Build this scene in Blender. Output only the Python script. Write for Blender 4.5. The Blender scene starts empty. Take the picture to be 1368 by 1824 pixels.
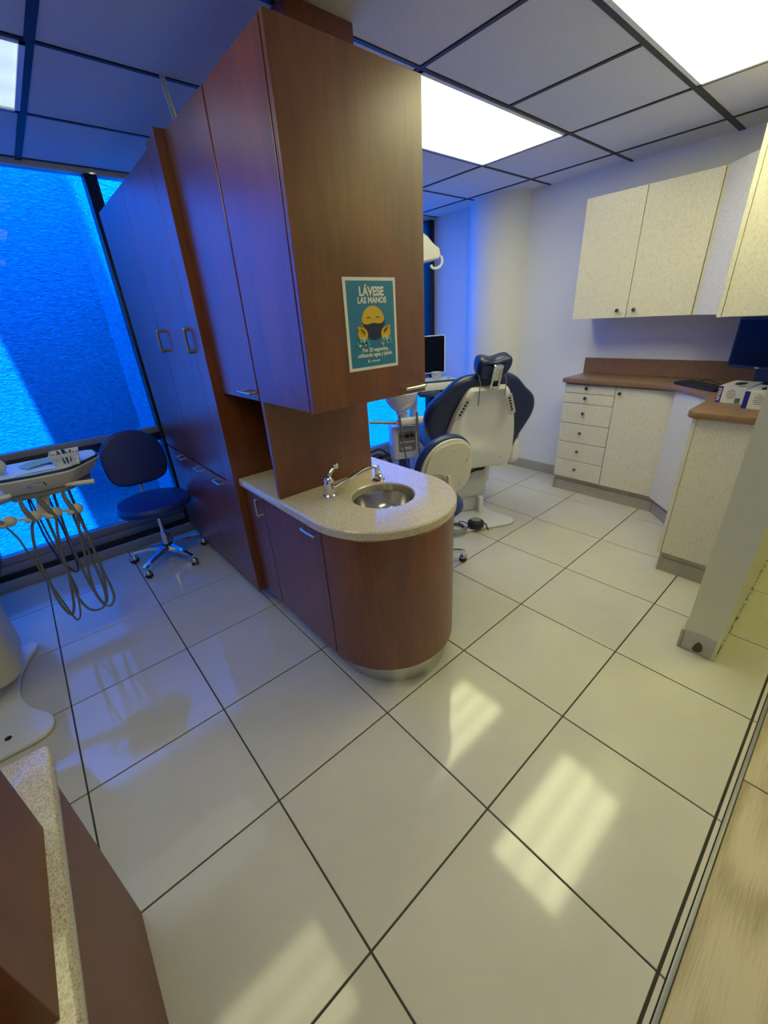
import bpy, bmesh, math, random
from mathutils import Vector, Matrix
random.seed(7)
PI = math.pi
S = bpy.context.scene
COL = S.collection

# ------------------------------------------------------------------ camera
cam_d = bpy.data.cameras.new('camera')
cam = bpy.data.objects.new('camera', cam_d); COL.objects.link(cam)
YAW, PITCH, ROLL = 0.879702110463695, -0.4449140003510253, -0.06261260508623398
CAM = Vector((-0.72707, -0.94077, 1.50998))
fw = Vector((math.cos(PITCH)*math.cos(YAW), math.cos(PITCH)*math.sin(YAW), math.sin(PITCH)))
rt = fw.cross(Vector((0, 0, 1))).normalized(); up = rt.cross(fw)
cr, sr = math.cos(ROLL), math.sin(ROLL)
rx = rt*cr + up*sr; uy = -rt*sr + up*cr
cam.matrix_world = Matrix(((rx.x, uy.x, -fw.x, CAM.x), (rx.y, uy.y, -fw.y, CAM.y), (rx.z, uy.z, -fw.z, CAM.z), (0, 0, 0, 1)))
cam_d.sensor_fit = 'HORIZONTAL'; cam_d.sensor_width = 36.0
cam_d.lens = 722.08/1368*36.0
cam_d.clip_start = 0.02; cam_d.clip_end = 200
S.camera = cam

# ------------------------------------------------------------------ light and exposure
W = bpy.data.worlds.new('sky'); S.world = W; W.use_nodes = True
wn = W.node_tree; bg = wn.nodes['Background']
sky = wn.nodes.new('ShaderNodeTexSky'); sky.sky_type = 'NISHITA'; sky.sun_disc = False
sky.sun_elevation = math.radians(62); sky.sun_rotation = math.radians(190)
wn.links.new(sky.outputs[0], bg.inputs[0]); bg.inputs[1].default_value = 2.4
SUN_DIR = Vector((0.07, 0.30, -1.0)).normalized()
sd = bpy.data.lights.new('sun', 'SUN'); sd.energy = 40.0; sd.angle = math.radians(0.5); sd.color = (1.0, 0.96, 0.9)
sun = bpy.data.objects.new('sun', sd); COL.objects.link(sun)
sun.rotation_euler = SUN_DIR.to_track_quat('-Z', 'Y').to_euler(); sun.location = (0, 0, 9)
LAMP_E = 6.2                      # radiance of the fluorescent diffusers
LAMP_C = (1.0, 0.975, 0.54)
S.view_settings.view_transform = 'Standard'; S.view_settings.look = 'None'
S.view_settings.exposure = 0.32; S.view_settings.gamma = 1.0
S.view_settings.use_curve_mapping = False
S.cycles.use_denoising = True
S.cycles.max_bounces = 10; S.cycles.diffuse_bounces = 6; S.cycles.glossy_bounces = 5
S.cycles.transparent_max_bounces = 12
S.cycles.sample_clamp_indirect = 6.0
S.cycles.caustics_reflective = False; S.cycles.caustics_refractive = False

# ------------------------------------------------------------------ materials
def nmat(name):
    m = bpy.data.materials.new(name); m.use_nodes = True
    nt = m.node_tree; b = nt.nodes['Principled BSDF']
    return m, nt, b
def C4(c): return (c[0], c[1], c[2], 1.0)
def plain(name, col, rough=0.5, metal=0.0, coat=0.0, spec=0.5, bump=0.0, bscale=200.0):
    m, nt, b = nmat(name)
    b.inputs['Base Color'].default_value = C4(col); b.inputs['Roughness'].default_value = rough
    b.inputs['Metallic'].default_value = metal; b.inputs['Coat Weight'].default_value = coat
    b.inputs['Specular IOR Level'].default_value = spec
    if bump:
        n = nt.nodes.new('ShaderNodeTexNoise'); n.inputs['Scale'].default_value = bscale; n.inputs['Detail'].default_value = 4
        g = nt.nodes.new('ShaderNodeNewGeometry'); nt.links.new(g.outputs['Position'], n.inputs['Vector'])
        bp = nt.nodes.new('ShaderNodeBump'); bp.inputs['Strength'].default_value = bump; bp.inputs['Distance'].default_value = 0.002
        nt.links.new(n.outputs['Fac'], bp.inputs['Height']); nt.links.new(bp.outputs[0], b.inputs['Normal'])
    return m
def textured(name, stops, scale=(1, 1, 1), nscale=5.0, detail=5.0, dist=0.0, rough=0.4, bump=0.0, bdist=0.002, coat=0.0, kind='noise', spec=0.5, rrange=None):
    m, nt, b = nmat(name)
    tc = nt.nodes.new('ShaderNodeTexCoord'); mp = nt.nodes.new('ShaderNodeMapping')
    mp.inputs['Scale'].default_value = scale
    nt.links.new(tc.outputs['Object'], mp.inputs['Vector'])
    if kind == 'noise':
        n = nt.nodes.new('ShaderNodeTexNoise'); n.inputs['Scale'].default_value = nscale; n.inputs['Detail'].default_value = detail
        n.inputs['Roughness'].default_value = 0.6; n.inputs['Distortion'].default_value = dist; out = n.outputs['Fac']
    elif kind == 'voronoi':
        n = nt.nodes.new('ShaderNodeTexVoronoi'); n.inputs['Scale'].default_value = nscale; out = n.outputs['Color']
    else:
        n = nt.nodes.new('ShaderNodeTexWave'); n.inputs['Scale'].default_value = nscale; n.inputs['Distortion'].default_value = dist
        n.inputs['Detail'].default_value = detail; n.inputs['Detail Scale'].default_value = 1.2; out = n.outputs['Fac']
    nt.links.new(mp.outputs[0], n.inputs['Vector'])
    r = nt.nodes.new('ShaderNodeValToRGB')
    while len(r.color_ramp.elements) < len(stops): r.color_ramp.elements.new(0.5)
    for e, (p, c) in zip(r.color_ramp.elements, stops): e.position = p; e.color = C4(c)
    nt.links.new(out, r.inputs['Fac']); nt.links.new(r.outputs[0], b.inputs['Base Color'])
    b.inputs['Roughness'].default_value = rough; b.inputs['Coat Weight'].default_value = coat
    b.inputs['Specular IOR Level'].default_value = spec
    if bump:
        bp = nt.nodes.new('ShaderNodeBump'); bp.inputs['Strength'].default_value = bump; bp.inputs['Distance'].default_value = bdist
        nt.links.new(out, bp.inputs['Height']); nt.links.new(bp.outputs[0], b.inputs['Normal'])
    return m
M = {}
def wood(name, d, l, sc, rough=0.3):
    m, nt, b = nmat(name)
    tc = nt.nodes.new('ShaderNodeTexCoord')
    def noise(scale, s, det, dist):
        mp = nt.nodes.new('ShaderNodeMapping'); mp.inputs['Scale'].default_value = scale
        n = nt.nodes.new('ShaderNodeTexNoise'); n.inputs['Scale'].default_value = s; n.inputs['Detail'].default_value = det; n.inputs['Distortion'].default_value = dist
        nt.links.new(tc.outputs['Object'], mp.inputs['Vector']); nt.links.new(mp.outputs[0], n.inputs['Vector']); return n
    a = noise(sc, 3.0, 6, 1.2); f = noise((sc[0]*6, sc[1]*6, sc[2]*2.5), 6.0, 3, 0.2)
    r = nt.nodes.new('ShaderNodeValToRGB'); r.color_ramp.elements[0].position = 0.32; r.color_ramp.elements[1].position = 0.72
    r.color_ramp.elements[0].color = C4(d); r.color_ramp.elements[1].color = C4(l)
    mx = nt.nodes.new('ShaderNodeMath'); mx.operation = 'MULTIPLY_ADD'; mx.inputs[1].default_value = 0.35
    ad = nt.nodes.new('ShaderNodeMath'); ad.operation = 'MULTIPLY'; ad.inputs[1].default_value = 0.68
    nt.links.new(a.outputs['Fac'], ad.inputs[0]); nt.links.new(f.outputs['Fac'], mx.inputs[0]); nt.links.new(ad.outputs[0], mx.inputs[2])
    nt.links.new(mx.outputs[0], r.inputs['Fac']); nt.links.new(r.outputs[0], b.inputs['Base Color'])
    b.inputs['Roughness'].default_value = rough
    return m
M['wood'] = wood('cherry_laminate', (0.10, 0.0245, 0.008), (0.215, 0.056, 0.017), (2.2, 2.2, 0.55), 0.33)
M['wood'].node_tree.nodes['Principled BSDF'].inputs['Specular IOR Level'].default_value = 0.95
M['wood_dark'] = wood('desk_laminate', (0.13, 0.045, 0.024), (0.19, 0.066, 0.036), (2.0, 2.0, 0.6), 0.42)
M['stone'] = textured('speckled_solid_surface', [(0.0, (0.30, 0.23, 0.15)), (0.35, (0.52, 0.44, 0.31)), (0.6, (0.62, 0.55, 0.42)), (1.0, (0.74, 0.69, 0.58))], nscale=480.0, kind='voronoi', rough=0.13)
M['linen'] = textured('cream_laminate', [(0.28, (0.58, 0.53, 0.41)), (0.50, (0.71, 0.67, 0.55)), (0.75, (0.76, 0.73, 0.62))], scale=(1, 1, 0.55), nscale=150.0, detail=4, rough=0.28)
M['brown_top'] = textured('brown_laminate', [(0.3, (0.20, 0.115, 0.065)), (0.7, (0.27, 0.16, 0.095))], scale=(6, 6, 6), nscale=9.0, detail=5, rough=0.33)
M['tile'] = textured('floor_tile', [(0.25, (0.54, 0.515, 0.44)), (0.55, (0.60, 0.575, 0.49)), (0.8, (0.64, 0.615, 0.53))], nscale=2.6, detail=8, rough=0.085)
M['grout'] = plain('dark_grout', (0.045, 0.045, 0.042), 0.8)
M['ceil_tile'] = textured('ceiling_tile', [(0.35, (0.60, 0.60, 0.60)), (0.55, (0.72, 0.72, 0.72)), (0.7, (0.76, 0.76, 0.76))], nscale=170.0, detail=3, rough=0.9, bump=0.5, bdist=0.002)
M['tbar'] = plain('charcoal_grid', (0.012, 0.014, 0.02), 0.5)
M['paint'] = plain('white_paint', (0.80, 0.80, 0.79), 0.65, bump=0.15, bscale=120)
M['paint_warm'] = plain('cream_paint', (0.66, 0.68, 0.52), 0.6, bump=0.15, bscale=120)
M['skirting'] = textured('grey_skirting', [(0.3, (0.36, 0.335, 0.27)), (0.7, (0.43, 0.40, 0.325))], nscale=8, rough=0.35)
M['black_alu'] = plain('black_aluminium', (0.008, 0.009, 0.012), 0.35)
M['grey_alu'] = plain('dark_grey_aluminium', (0.27, 0.28, 0.30), 0.35, 0.2)
M['steel'] = plain('brushed_steel', (0.62, 0.62, 0.58), 0.28, 1.0)
M['chrome'] = plain('chrome', (0.82, 0.82, 0.84), 0.07, 1.0)
M['nickel'] = plain('satin_nickel', (0.66, 0.64, 0.58), 0.3, 1.0)
M['knob'] = plain('dark_nickel_knob', (0.34, 0.33, 0.31), 0.25, 1.0)
M['bronze'] = plain('bronze_pull', (0.42, 0.34, 0.22), 0.3, 1.0)
M['navy'] = plain('navy_vinyl', (0.010, 0.020, 0.085), 0.33, bump=0.1, bscale=300)
M['blue_vinyl'] = plain('blue_vinyl', (0.011, 0.030, 0.17), 0.34, bump=0.1, bscale=300)
M['white_p'] = plain('white_plastic', (0.76, 0.76, 0.73), 0.32)
M['cream_p'] = plain('cream_plastic', (0.70, 0.67, 0.55), 0.38)
M['white_metal'] = plain('white_enamel', (0.74, 0.76, 0.77), 0.25)
M['grey_p'] = plain('grey_plastic', (0.24, 0.24, 0.24), 0.4)
M['grey_tube'] = plain('grey_tubing', (0.17, 0.165, 0.15), 0.4)
M['black_p'] = plain('black_plastic', (0.012, 0.012, 0.014), 0.38)
M['rubber'] = plain('black_rubber', (0.018, 0.018, 0.02), 0.6)
M['screen'] = plain('dark_screen', (0.003, 0.004, 0.014), 0.25, spec=0.12)
M['hole'] = plain('dark_hole', (0.01, 0.008, 0.006), 0.8)
M['teal'] = plain('poster_teal', (0.02, 0.20, 0.36), 0.45)
M['paper'] = plain('white_paper', (0.80, 0.79, 0.74), 0.5)
M['yellow'] = plain('poster_yellow', (0.72, 0.46, 0.03), 0.45)
M['amber'] = plain('poster_amber', (0.62, 0.30, 0.02), 0.45)
M['ink'] = plain('poster_navy', (0.010, 0.016, 0.05), 0.45)
M['foam'] = plain('poster_foam', (0.50, 0.62, 0.55), 0.45)
M['bubble'] = plain('poster_bubble', (0.06, 0.36, 0.52), 0.45)
M['peach'] = plain('poster_peach', (0.72, 0.52, 0.22), 0.45)
M['blue_print'] = plain('label_blue', (0.01, 0.025, 0.26), 0.4)
M['green_print'] = plain('label_green', (0.07, 0.25, 0.13), 0.4)
M['grey_print'] = plain('label_grey', (0.25, 0.25, 0.26), 0.5)
M['mask'] = plain('blue_mask_fabric', (0.22, 0.52, 0.72), 0.8)
M['tray'] = plain('tray_dark_blue', (0.02, 0.05, 0.12), 0.3)
M['paper_liner'] = plain('tray_liner_paper', (0.60, 0.76, 0.80), 0.6)
M['card'] = plain('white_card', (0.78, 0.77, 0.70), 0.4)
M['light_blue'] = plain('control_panel_blue', (0.35, 0.50, 0.80), 0.35)
M['ltgrey_p'] = plain('light_grey_plastic', (0.55, 0.55, 0.53), 0.4)
# worn wall end
M['worn'] = textured('scuffed_grey_tile', [(0.30, (0.23, 0.23, 0.21)), (0.50, (0.42, 0.43, 0.39)), (0.70, (0.50, 0.51, 0.46))], nscale=14.0, detail=6, rough=0.5)
M['plaster'] = textured('crumbling_plaster', [(0.35, (0.10, 0.08, 0.05)), (0.48, (0.55, 0.53, 0.42)), (0.7, (0.72, 0.70, 0.60))], nscale=42.0, detail=5, rough=0.9, bump=0.8, bdist=0.004)
# oak planks
m, nt, b = nmat('oak_plank'); M['oak'] = m
tc = nt.nodes.new('ShaderNodeTexCoord'); mp = nt.nodes.new('ShaderNodeMapping'); mp.inputs['Scale'].default_value = (0.9, 5.0, 1.0)
nt.links.new(tc.outputs['Object'], mp.inputs['Vector'])
nz = nt.nodes.new('ShaderNodeTexNoise'); nz.inputs['Scale'].default_value = 0.75; nz.inputs['Detail'].default_value = 1.0; nz.inputs['Distortion'].default_value = 0.25
nt.links.new(mp.outputs[0], nz.inputs['Vector'])
mu = nt.nodes.new('ShaderNodeMath'); mu.operation = 'MULTIPLY'; mu.inputs[1].default_value = 62.0; nt.links.new(nz.outputs['Fac'], mu.inputs[0])
fr = nt.nodes.new('ShaderNodeMath'); fr.operation = 'SINE'; nt.links.new(mu.outputs[0], fr.inputs[0])
mp2 = nt.nodes.new('ShaderNodeMapping'); mp2.inputs['Scale'].default_value = (5.0, 150.0, 1.0); nt.links.new(tc.outputs['Object'], mp2.inputs['Vector'])
nf = nt.nodes.new('ShaderNodeTexNoise'); nf.inputs['Scale'].default_value = 2.0; nf.inputs['Detail'].default_value = 4; nt.links.new(mp2.outputs[0], nf.inputs['Vector'])
nb = nt.nodes.new('ShaderNodeTexNoise'); nb.inputs['Scale'].default_value = 2.2; nb.inputs['Detail'].default_value = 3; nt.links.new(mp.outputs[0], nb.inputs['Vector'])
ma = nt.nodes.new('ShaderNodeMath'); ma.operation = 'MULTIPLY_ADD'; ma.inputs[1].default_value = 0.15; nt.links.new(fr.outputs[0], ma.inputs[0])
m5 = nt.nodes.new('ShaderNodeMath'); m5.operation = 'MULTIPLY_ADD'; m5.inputs[1].default_value = 0.55; nt.links.new(nf.outputs['Fac'], m5.inputs[0])
m6 = nt.nodes.new('ShaderNodeMath'); m6.operation = 'MULTIPLY'; m6.inputs[1].default_value = 0.45; nt.links.new(nb.outputs['Fac'], m6.inputs[0]); nt.links.new(m6.outputs[0], m5.inputs[2])
nt.links.new(m5.outputs[0], ma.inputs[2])
rp = nt.nodes.new('ShaderNodeValToRGB'); rp.color_ramp.elements[0].position = 0.30; rp.color_ramp.elements[0].color = (0.33, 0.265, 0.17, 1)
rp.color_ramp.elements[1].position = 0.66; rp.color_ramp.elements[1].color = (0.56, 0.48, 0.34, 1)
nt.links.new(ma.outputs[0], rp.inputs['Fac']); nt.links.new(rp.outputs[0], b.inputs['Base Color']); b.inputs['Roughness'].default_value = 0.42
# stucco
m, nt, b = nmat('rough_stucco'); M['stucco'] = m
tc = nt.nodes.new('ShaderNodeTexCoord'); mp = nt.nodes.new('ShaderNodeMapping'); mp.inputs['Scale'].default_value = (1.0, 1.0, 2.2); mp.inputs['Rotation'].default_value = (0, 0.25, 0)
nt.links.new(tc.outputs['Object'], mp.inputs['Vector'])
nz = nt.nodes.new('ShaderNodeTexNoise'); nz.inputs['Scale'].default_value = 26; nz.inputs['Detail'].default_value = 6; nz.inputs['Roughness'].default_value = 0.65; nz.inputs['Distortion'].default_value = 0.8
nt.links.new(mp.outputs[0], nz.inputs['Vector'])
rp = nt.nodes.new('ShaderNodeValToRGB'); rp.color_ramp.elements[0].position = 0.3; rp.color_ramp.elements[0].color = (0.36, 0.37, 0.37, 1); rp.color_ramp.elements[1].position = 0.7; rp.color_ramp.elements[1].color = (0.80, 0.80, 0.79, 1)  # hollows also darkened in the colour, standing in for relief shade
nt.links.new(nz.outputs['Fac'], rp.inputs['Fac']); nt.links.new(rp.outputs[0], b.inputs['Base Color'])
bp = nt.nodes.new('ShaderNodeBump'); bp.inputs['Strength'].default_value = 1.0; bp.inputs['Distance'].default_value = 0.035
nt.links.new(nz.outputs['Fac'], bp.inputs['Height']); nt.links.new(bp.outputs[0], b.inputs['Normal']); b.inputs['Roughness'].default_value = 0.9
# blue tinted glass
m, nt, b = nmat('blue_tinted_glass'); M['glass'] = m
nt.nodes.remove(b); out = nt.nodes['Material Output']
tr = nt.nodes.new('ShaderNodeBsdfTransparent'); tr.inputs[0].default_value = (0.02, 0.40, 1.0, 1)
gl = nt.nodes.new('ShaderNodeBsdfGlossy'); gl.inputs['Roughness'].default_value = 0.02
fz = nt.nodes.new('ShaderNodeFresnel'); fz.inputs[0].default_value = 1.35
mxs = nt.nodes.new('ShaderNodeMixShader'); fm_ = nt.nodes.new('ShaderNodeMath'); fm_.operation = 'MULTIPLY'; fm_.inputs[1].default_value = 0.4; nt.links.new(fz.outputs[0], fm_.inputs[0]); nt.links.new(fm_.outputs[0], mxs.inputs[0]); nt.links.new(tr.outputs[0], mxs.inputs[1]); nt.links.new(gl.outputs[0], mxs.inputs[2]); nt.links.new(mxs.outputs[0], out.inputs[0])
# lit diffuser, three tubes behind it
def lamp_mat(name, col, e, amp=0.26):
    m, nt, b = nmat(name)
    tc = nt.nodes.new('ShaderNodeTexCoord'); sx = nt.nodes.new('ShaderNodeSeparateXYZ'); nt.links.new(tc.outputs['Object'], sx.inputs[0])
    mu = nt.nodes.new('ShaderNodeMath'); mu.operation = 'MULTIPLY'; mu.inputs[1].default_value = 2*PI/0.19; nt.links.new(sx.outputs[1], mu.inputs[0])
    co = nt.nodes.new('ShaderNodeMath'); co.operation = 'COSINE'; nt.links.new(mu.outputs[0], co.inputs[0])
    ma = nt.nodes.new('ShaderNodeMath'); ma.operation = 'MULTIPLY_ADD'; ma.inputs[1].default_value = amp*e; ma.inputs[2].default_value = e; nt.links.new(co.outputs[0], ma.inputs[0])
    b.inputs['Base Color'].default_value = (0.7, 0.7, 0.65, 1); b.inputs['Roughness'].default_value = 0.5
    b.inputs['Emission Color'].default_value = C4(col); nt.links.new(ma.outputs[0], b.inputs['Emission Strength'])
    return m
M['lamp'] = lamp_mat('lit_diffuser', LAMP_C, LAMP_E)
M['lamp_half'] = lamp_mat('half_lit_diffuser', LAMP_C, 3.4)
M['lamp_dim'] = lamp_mat('dim_diffuser', (0.80, 1.0, 0.98), 0.62, 0.06)
M['lamp_yellow'] = lamp_mat('lit_yellow_diffuser', (1.0, 0.93, 0.26), 6.5)

# ------------------------------------------------------------------ mesh helpers
ORG = {}
class MB:
    def __init__(s): s.bm = bmesh.new()
    def box(s, x0, x1, y0, y1, z0, z1, bev=0.0, seg=2):
        t = bmesh.new()
        r = bmesh.ops.create_cube(t, size=1.0)
        bmesh.ops.transform(t, matrix=Matrix.Translation(((x0+x1)/2, (y0+y1)/2, (z0+z1)/2)) @ Matrix.Diagonal((abs(x1-x0), abs(y1-y0), abs(z1-z0), 1)), verts=t.verts)
        if bev: bmesh.ops.bevel(t, geom=list(t.edges), offset=bev, segments=seg, affect='EDGES', profile=0.5)
        s._merge(t); return s
    def _merge(s, t, mat=None):
        if mat is not None: bmesh.ops.transform(t, matrix=mat, verts=t.verts)
        bmesh.ops.recalc_face_normals(t, faces=t.faces)
        me = bpy.data.meshes.new('tmp'); t.to_mesh(me); t.free(); s.bm.from_mesh(me); bpy.data.meshes.remove(me)
    def slab(s, poly, h0, h1, mat=None, bev=0.0, seg=2, top=None, ang=0.5):
        """polygon in (a,b) extruded from h0 to h1 along c; mat maps (a,b,c) to space; top = another polygon for the h1 end"""
        t = bmesh.new(); tp = top or poly
        lo = [t.verts.new((p[0], p[1], h0)) for p in poly]; hi = [t.verts.new((p[0], p[1], h1)) for p in tp]
        n = len(poly)
        t.faces.new(lo[::-1]); t.faces.new(hi)
        for i in range(n): t.faces.new((lo[i], lo[(i+1) % n], hi[(i+1) % n], hi[i]))
        if bev:
            t.normal_update()
            es = [e for e in t.edges if len(e.link_faces) == 2 and e.calc_face_angle(0) > ang]
            bmesh.ops.bevel(t, geom=es, offset=bev, segments=seg, affect='EDGES', profile=0.5)
        s._merge(t, mat); return s
    def lathe(s, prof, c=(0, 0, 0), seg=28, mat=None):
        t = bmesh.new(); rings = []
        for r, z in prof:
            if r < 1e-6: rings.append([t.verts.new((0, 0, z))])
            else: rings.append([t.verts.new((r*math.cos(2*PI*k/seg), r*math.sin(2*PI*k/seg), z)) for k in range(seg)])
        for a, b in zip(rings, rings[1:]):
            for k in range(seg):
                k2 = (k+1) % seg
                if len(a) == 1 and len(b) == 1: continue
                if len(a) == 1: t.faces.new((a[0], b[k], b[k2]))
                elif len(b) == 1: t.faces.new((a[k], a[k2], b[0]))
                else: t.faces.new((a[k], a[k2], b[k2], b[k]))
        s._merge(t, Matrix.Translation(c) @ (mat if mat is not None else Matrix.Identity(4))); return s
    def cyl(s, p0, p1, r0, r1=None, seg=16):
        p0 = Vector(p0); p1 = Vector(p1); d = p1-p0; r1 = r0 if r1 is None else r1
        q = d.to_track_quat('Z', 'Y').to_matrix().to_4x4()
        return s.lathe([(0, 0), (r0, 0), (r1, d.length), (0, d.length)], p0, seg, q)
    def ball(s, c, r, sc=(1, 1, 1), seg=20, rot=None):
        n = 10; pr = [(r*math.sin(PI*i/n), -r*math.cos(PI*i/n)) for i in range(n+1)]; pr[0] = (0, -r); pr[-1] = (0, r)
        m = Matrix.Diagonal((sc[0], sc[1], sc[2], 1))
        if rot is not None: m = rot @ m
        return s.lathe(pr, c, seg, m)
    def tube(s, pts, r, seg=8, res=6, smooth=True):
        P = catmull(pts, res) if smooth and len(pts) > 2 else [Vector(p) for p in pts]
        t = bmesh.new(); rings = []; nrm = None
        for i, p in enumerate(P):
            d = (P[min(i+1, len(P)-1)]-P[max(i-1, 0)]).normalized()
            if nrm is None: nrm = d.orthogonal().normalized()
            nrm = (nrm-d*nrm.dot(d)); nrm = nrm.normalized() if nrm.length > 1e-6 else d.orthogonal().normalized()
            bi = d.cross(nrm); rr = r(i/(len(P)-1)) if callable(r) else r
            rings.append([t.verts.new(p+nrm*rr*math.cos(2*PI*k/seg)+bi*rr*math.sin(2*PI*k/seg)) for k in range(seg)])
        for a, b in zip(rings, rings[1:]):
            for k in range(seg): t.faces.new((a[k], a[(k+1) % seg], b[(k+1) % seg], b[k]))
        t.faces.new(rings[0][::-1]); t.faces.new(rings[-1])
        s._merge(t); return s
    def build(s, name, m, parent=None, label=None, kind=None, cat=None, group=None, smooth=True, mat=None):
        if mat is not None: bmesh.ops.transform(s.bm, matrix=mat, verts=s.bm.verts)
        o0 = ORG.get(parent.name, Vector((0, 0, 0))) if parent is not None else None
        if o0 is not None: bmesh.ops.translate(s.bm, vec=-o0, verts=s.bm.verts)
        me = bpy.data.meshes.new(name); s.bm.to_mesh(me); s.bm.free()
        me.materials.append(M[m] if isinstance(m, str) else m)
        if smooth:
            me.shade_smooth(); me.set_sharp_from_angle(angle=0.65)
        o = bpy.data.objects.new(name, me); COL.objects.link(o)
        if parent is not None: o.parent = parent; ORG[o.name] = o0
        if label: o['label'] = label
        if kind: o['kind'] = kind
        if cat: o['category'] = cat
        if group: o['group'] = group
        return o
def catmull(pts, res=6, closed=False):
    P = [Vector(p) for p in pts]; n = len(P); out = []
    for i in range(n if closed else n-1):
        if closed: p0, p1, p2, p3 = P[(i-1) % n], P[i], P[(i+1) % n], P[(i+2) % n]
        else: p0, p1, p2, p3 = P[max(i-1, 0)], P[i], P[i+1], P[min(i+2, n-1)]
        for k in range(res):
            t = k/res
            out.append(0.5*((2*p1)+(p2-p0)*t+(2*p0-5*p1+4*p2-p3)*t*t+(3*p1-p0-3*p2+p3)*t**3))
    if not closed: out.append(P[-1])
    return out
def smooth2(poly, res=4): return [(v.x, v.y) for v in catmull([(p[0], p[1], 0) for p in poly], res, True)]
def rrect(x0, x1, y0, y1, r, seg=4):
    out = []
    for cx, cy, a in ((x1-r, y1-r, 0), (x0+r, y1-r, 90), (x0+r, y0+r, 180), (x1-r, y0+r, 270)):
        for k in range(seg+1):
            t = math.radians(a+90*k/seg); out.append((cx+r*math.cos(t), cy+r*math.sin(t)))
    return out
def root(name, loc=(0, 0, 0), label=None, cat=None, group=None, kind=None):
    o = bpy.data.objects.new(name, None); COL.objects.link(o); o.location = loc; o.empty_display_size = 0.1
    ORG[o.name] = Vector(loc)
    if label: o['label'] = label
    if cat: o['category'] = cat
    if group: o['group'] = group
    if kind: o['kind'] = kind
    return o
def copy_tree(o, parent=None):
    c = o.copy(); COL.objects.link(c)
    if parent is not None: c.parent = parent
    for ch in list(o.children): copy_tree(ch, c)
    return c
def share(name, me, loc, parent):
    o = bpy.data.objects.new(name, me); COL.objects.link(o); o.parent = parent
    o.location = Vector(loc)-ORG.get(parent.name, Vector((0, 0, 0))); return o
def boxmesh(dx, dy, dz, m, bev=0.0):
    b = MB().box(0, dx, 0, dy, 0, dz, bev, 1); me = bpy.data.meshes.new('piece'); b.bm.to_mesh(me); b.bm.free(); me.materials.append(M[m]); return me
def frame_mat(o, a, b, c): return Matrix(((a[0], b[0], c[0], o[0]), (a[1], b[1], c[1], o[1]), (a[2], b[2], c[2], o[2]), (0, 0, 0, 1)))
def bar_handle(parent, p0, p1, out, r=0.0055, lift=0.026, m='nickel'):
    p0 = Vector(p0); p1 = Vector(p1); n = Vector(out)*lift; d = (p1-p0)*0.06
    return MB().tube([p0, p0+n*0.75, p0+n+d, p1+n-d, p1+n*0.75, p1], r, 10, 5).build('handle', m, parent)
def knob(parent, p, out, r=0.0135):
    q = Vector(out).to_track_quat('Z', 'Y').to_matrix().to_4x4()
    return MB().lathe([(0, 0), (0.006, 0), (0.006, 0.012), (r*0.8, 0.015), (r, 0.021), (r*0.85, 0.027), (0, 0.029)], p, 16, q).build('knob', 'knob', parent)

# ------------------------------------------------------------------ floor
T = 0.51
floor = MB().box(-3.3, 4.5, -1.02, 2.52, -0.08, -0.004).build('floor', 'grout', kind='structure')
cache = {}
gap = 0.0028
for i in range(-7, 9):
    for j in range(-2, 5):
        x0, x1 = max(i*T, -3.3), min((i+1)*T, 4.5); y0, y1 = j*T, min((j+1)*T, 2.44)
        if x1-x0 < 0.03: continue
        key = (round(x1-x0, 3), round(y1-y0, 3))
        if key not in cache: cache[key] = boxmesh(key[0]-2*gap, key[1]-2*gap, 0.012, 'tile', 0.0012)
        o = share('tile', cache[key], (x0+gap, y0+gap, -0.012), floor)
# narrow cut strip, metal edge and the oak floor of the corridor
cut = boxmesh(T-2*gap, 0.011, 0.012, 'tile')
for i in range(-7, 9): share('tile', cut, (i*T+gap, -1.036, -0.012), floor)
MB().box(-3.3, 4.5, -1.05, -1.039, -0.02, 0.003, 0.001).build('trim_1', 'grey_alu', kind='structure')
cor = MB().box(-3.3, 4.5, -3.2, -1.02, -0.08, -0.008).build('floor', 'grout', kind='structure')
plank = boxmesh(1.495, 0.496, 0.016, 'oak', 0.002)
for r in range(5):
    for c in range(-3, 4):
        x = 0.722+c*1.5+(0.55*r % 1.5); x = x-1.5 if x > 4.0 else x
        if x+1.5 > 4.6: continue
        o = share('plank', plank, (x, -1.052-0.5*(r+1)+0.004, -0.016), cor)
# ------------------------------------------------------------------ ceiling
H = 2.41; GX = [-0.335+0.615*k for k in range(-5, 9)]; GY = [0.005+0.6125*k for k in range(-6, 5)]
ceil = MB().box(-3.5, 4.6, -3.4, 2.75, H+0.03, H+0.14).build('ceiling', 'paint', kind='structure')
LIGHTS = [(0.895, 2.125, 0.618, 1.2300, 'lamp'), (0.895, 2.125, -0.608, 0.005, 'lamp'), (-1.565, -0.335, 1.230, 1.8425, 'lamp_dim'),
          (-1.565, -0.335, 0.005, 0.618, 'lamp_half'), (1.51, 2.74, -1.833, -1.220, 'lamp_yellow'), (-1.565, -0.335, -1.833, -1.220, 'lamp_half'), (0.895, 2.125, 1.8425, 2.455, None)]  # lamp over the corridor behind the desk is added, out of view
tcache = {}
def in_light(x, y): return any(a < x < b and c < y < d for a, b, c, d, mm in LIGHTS if mm)
ex = [-3.45]+GX[1:]+[4.55]; ey = [-3.35]+GY[1:]+[2.56]
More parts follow.
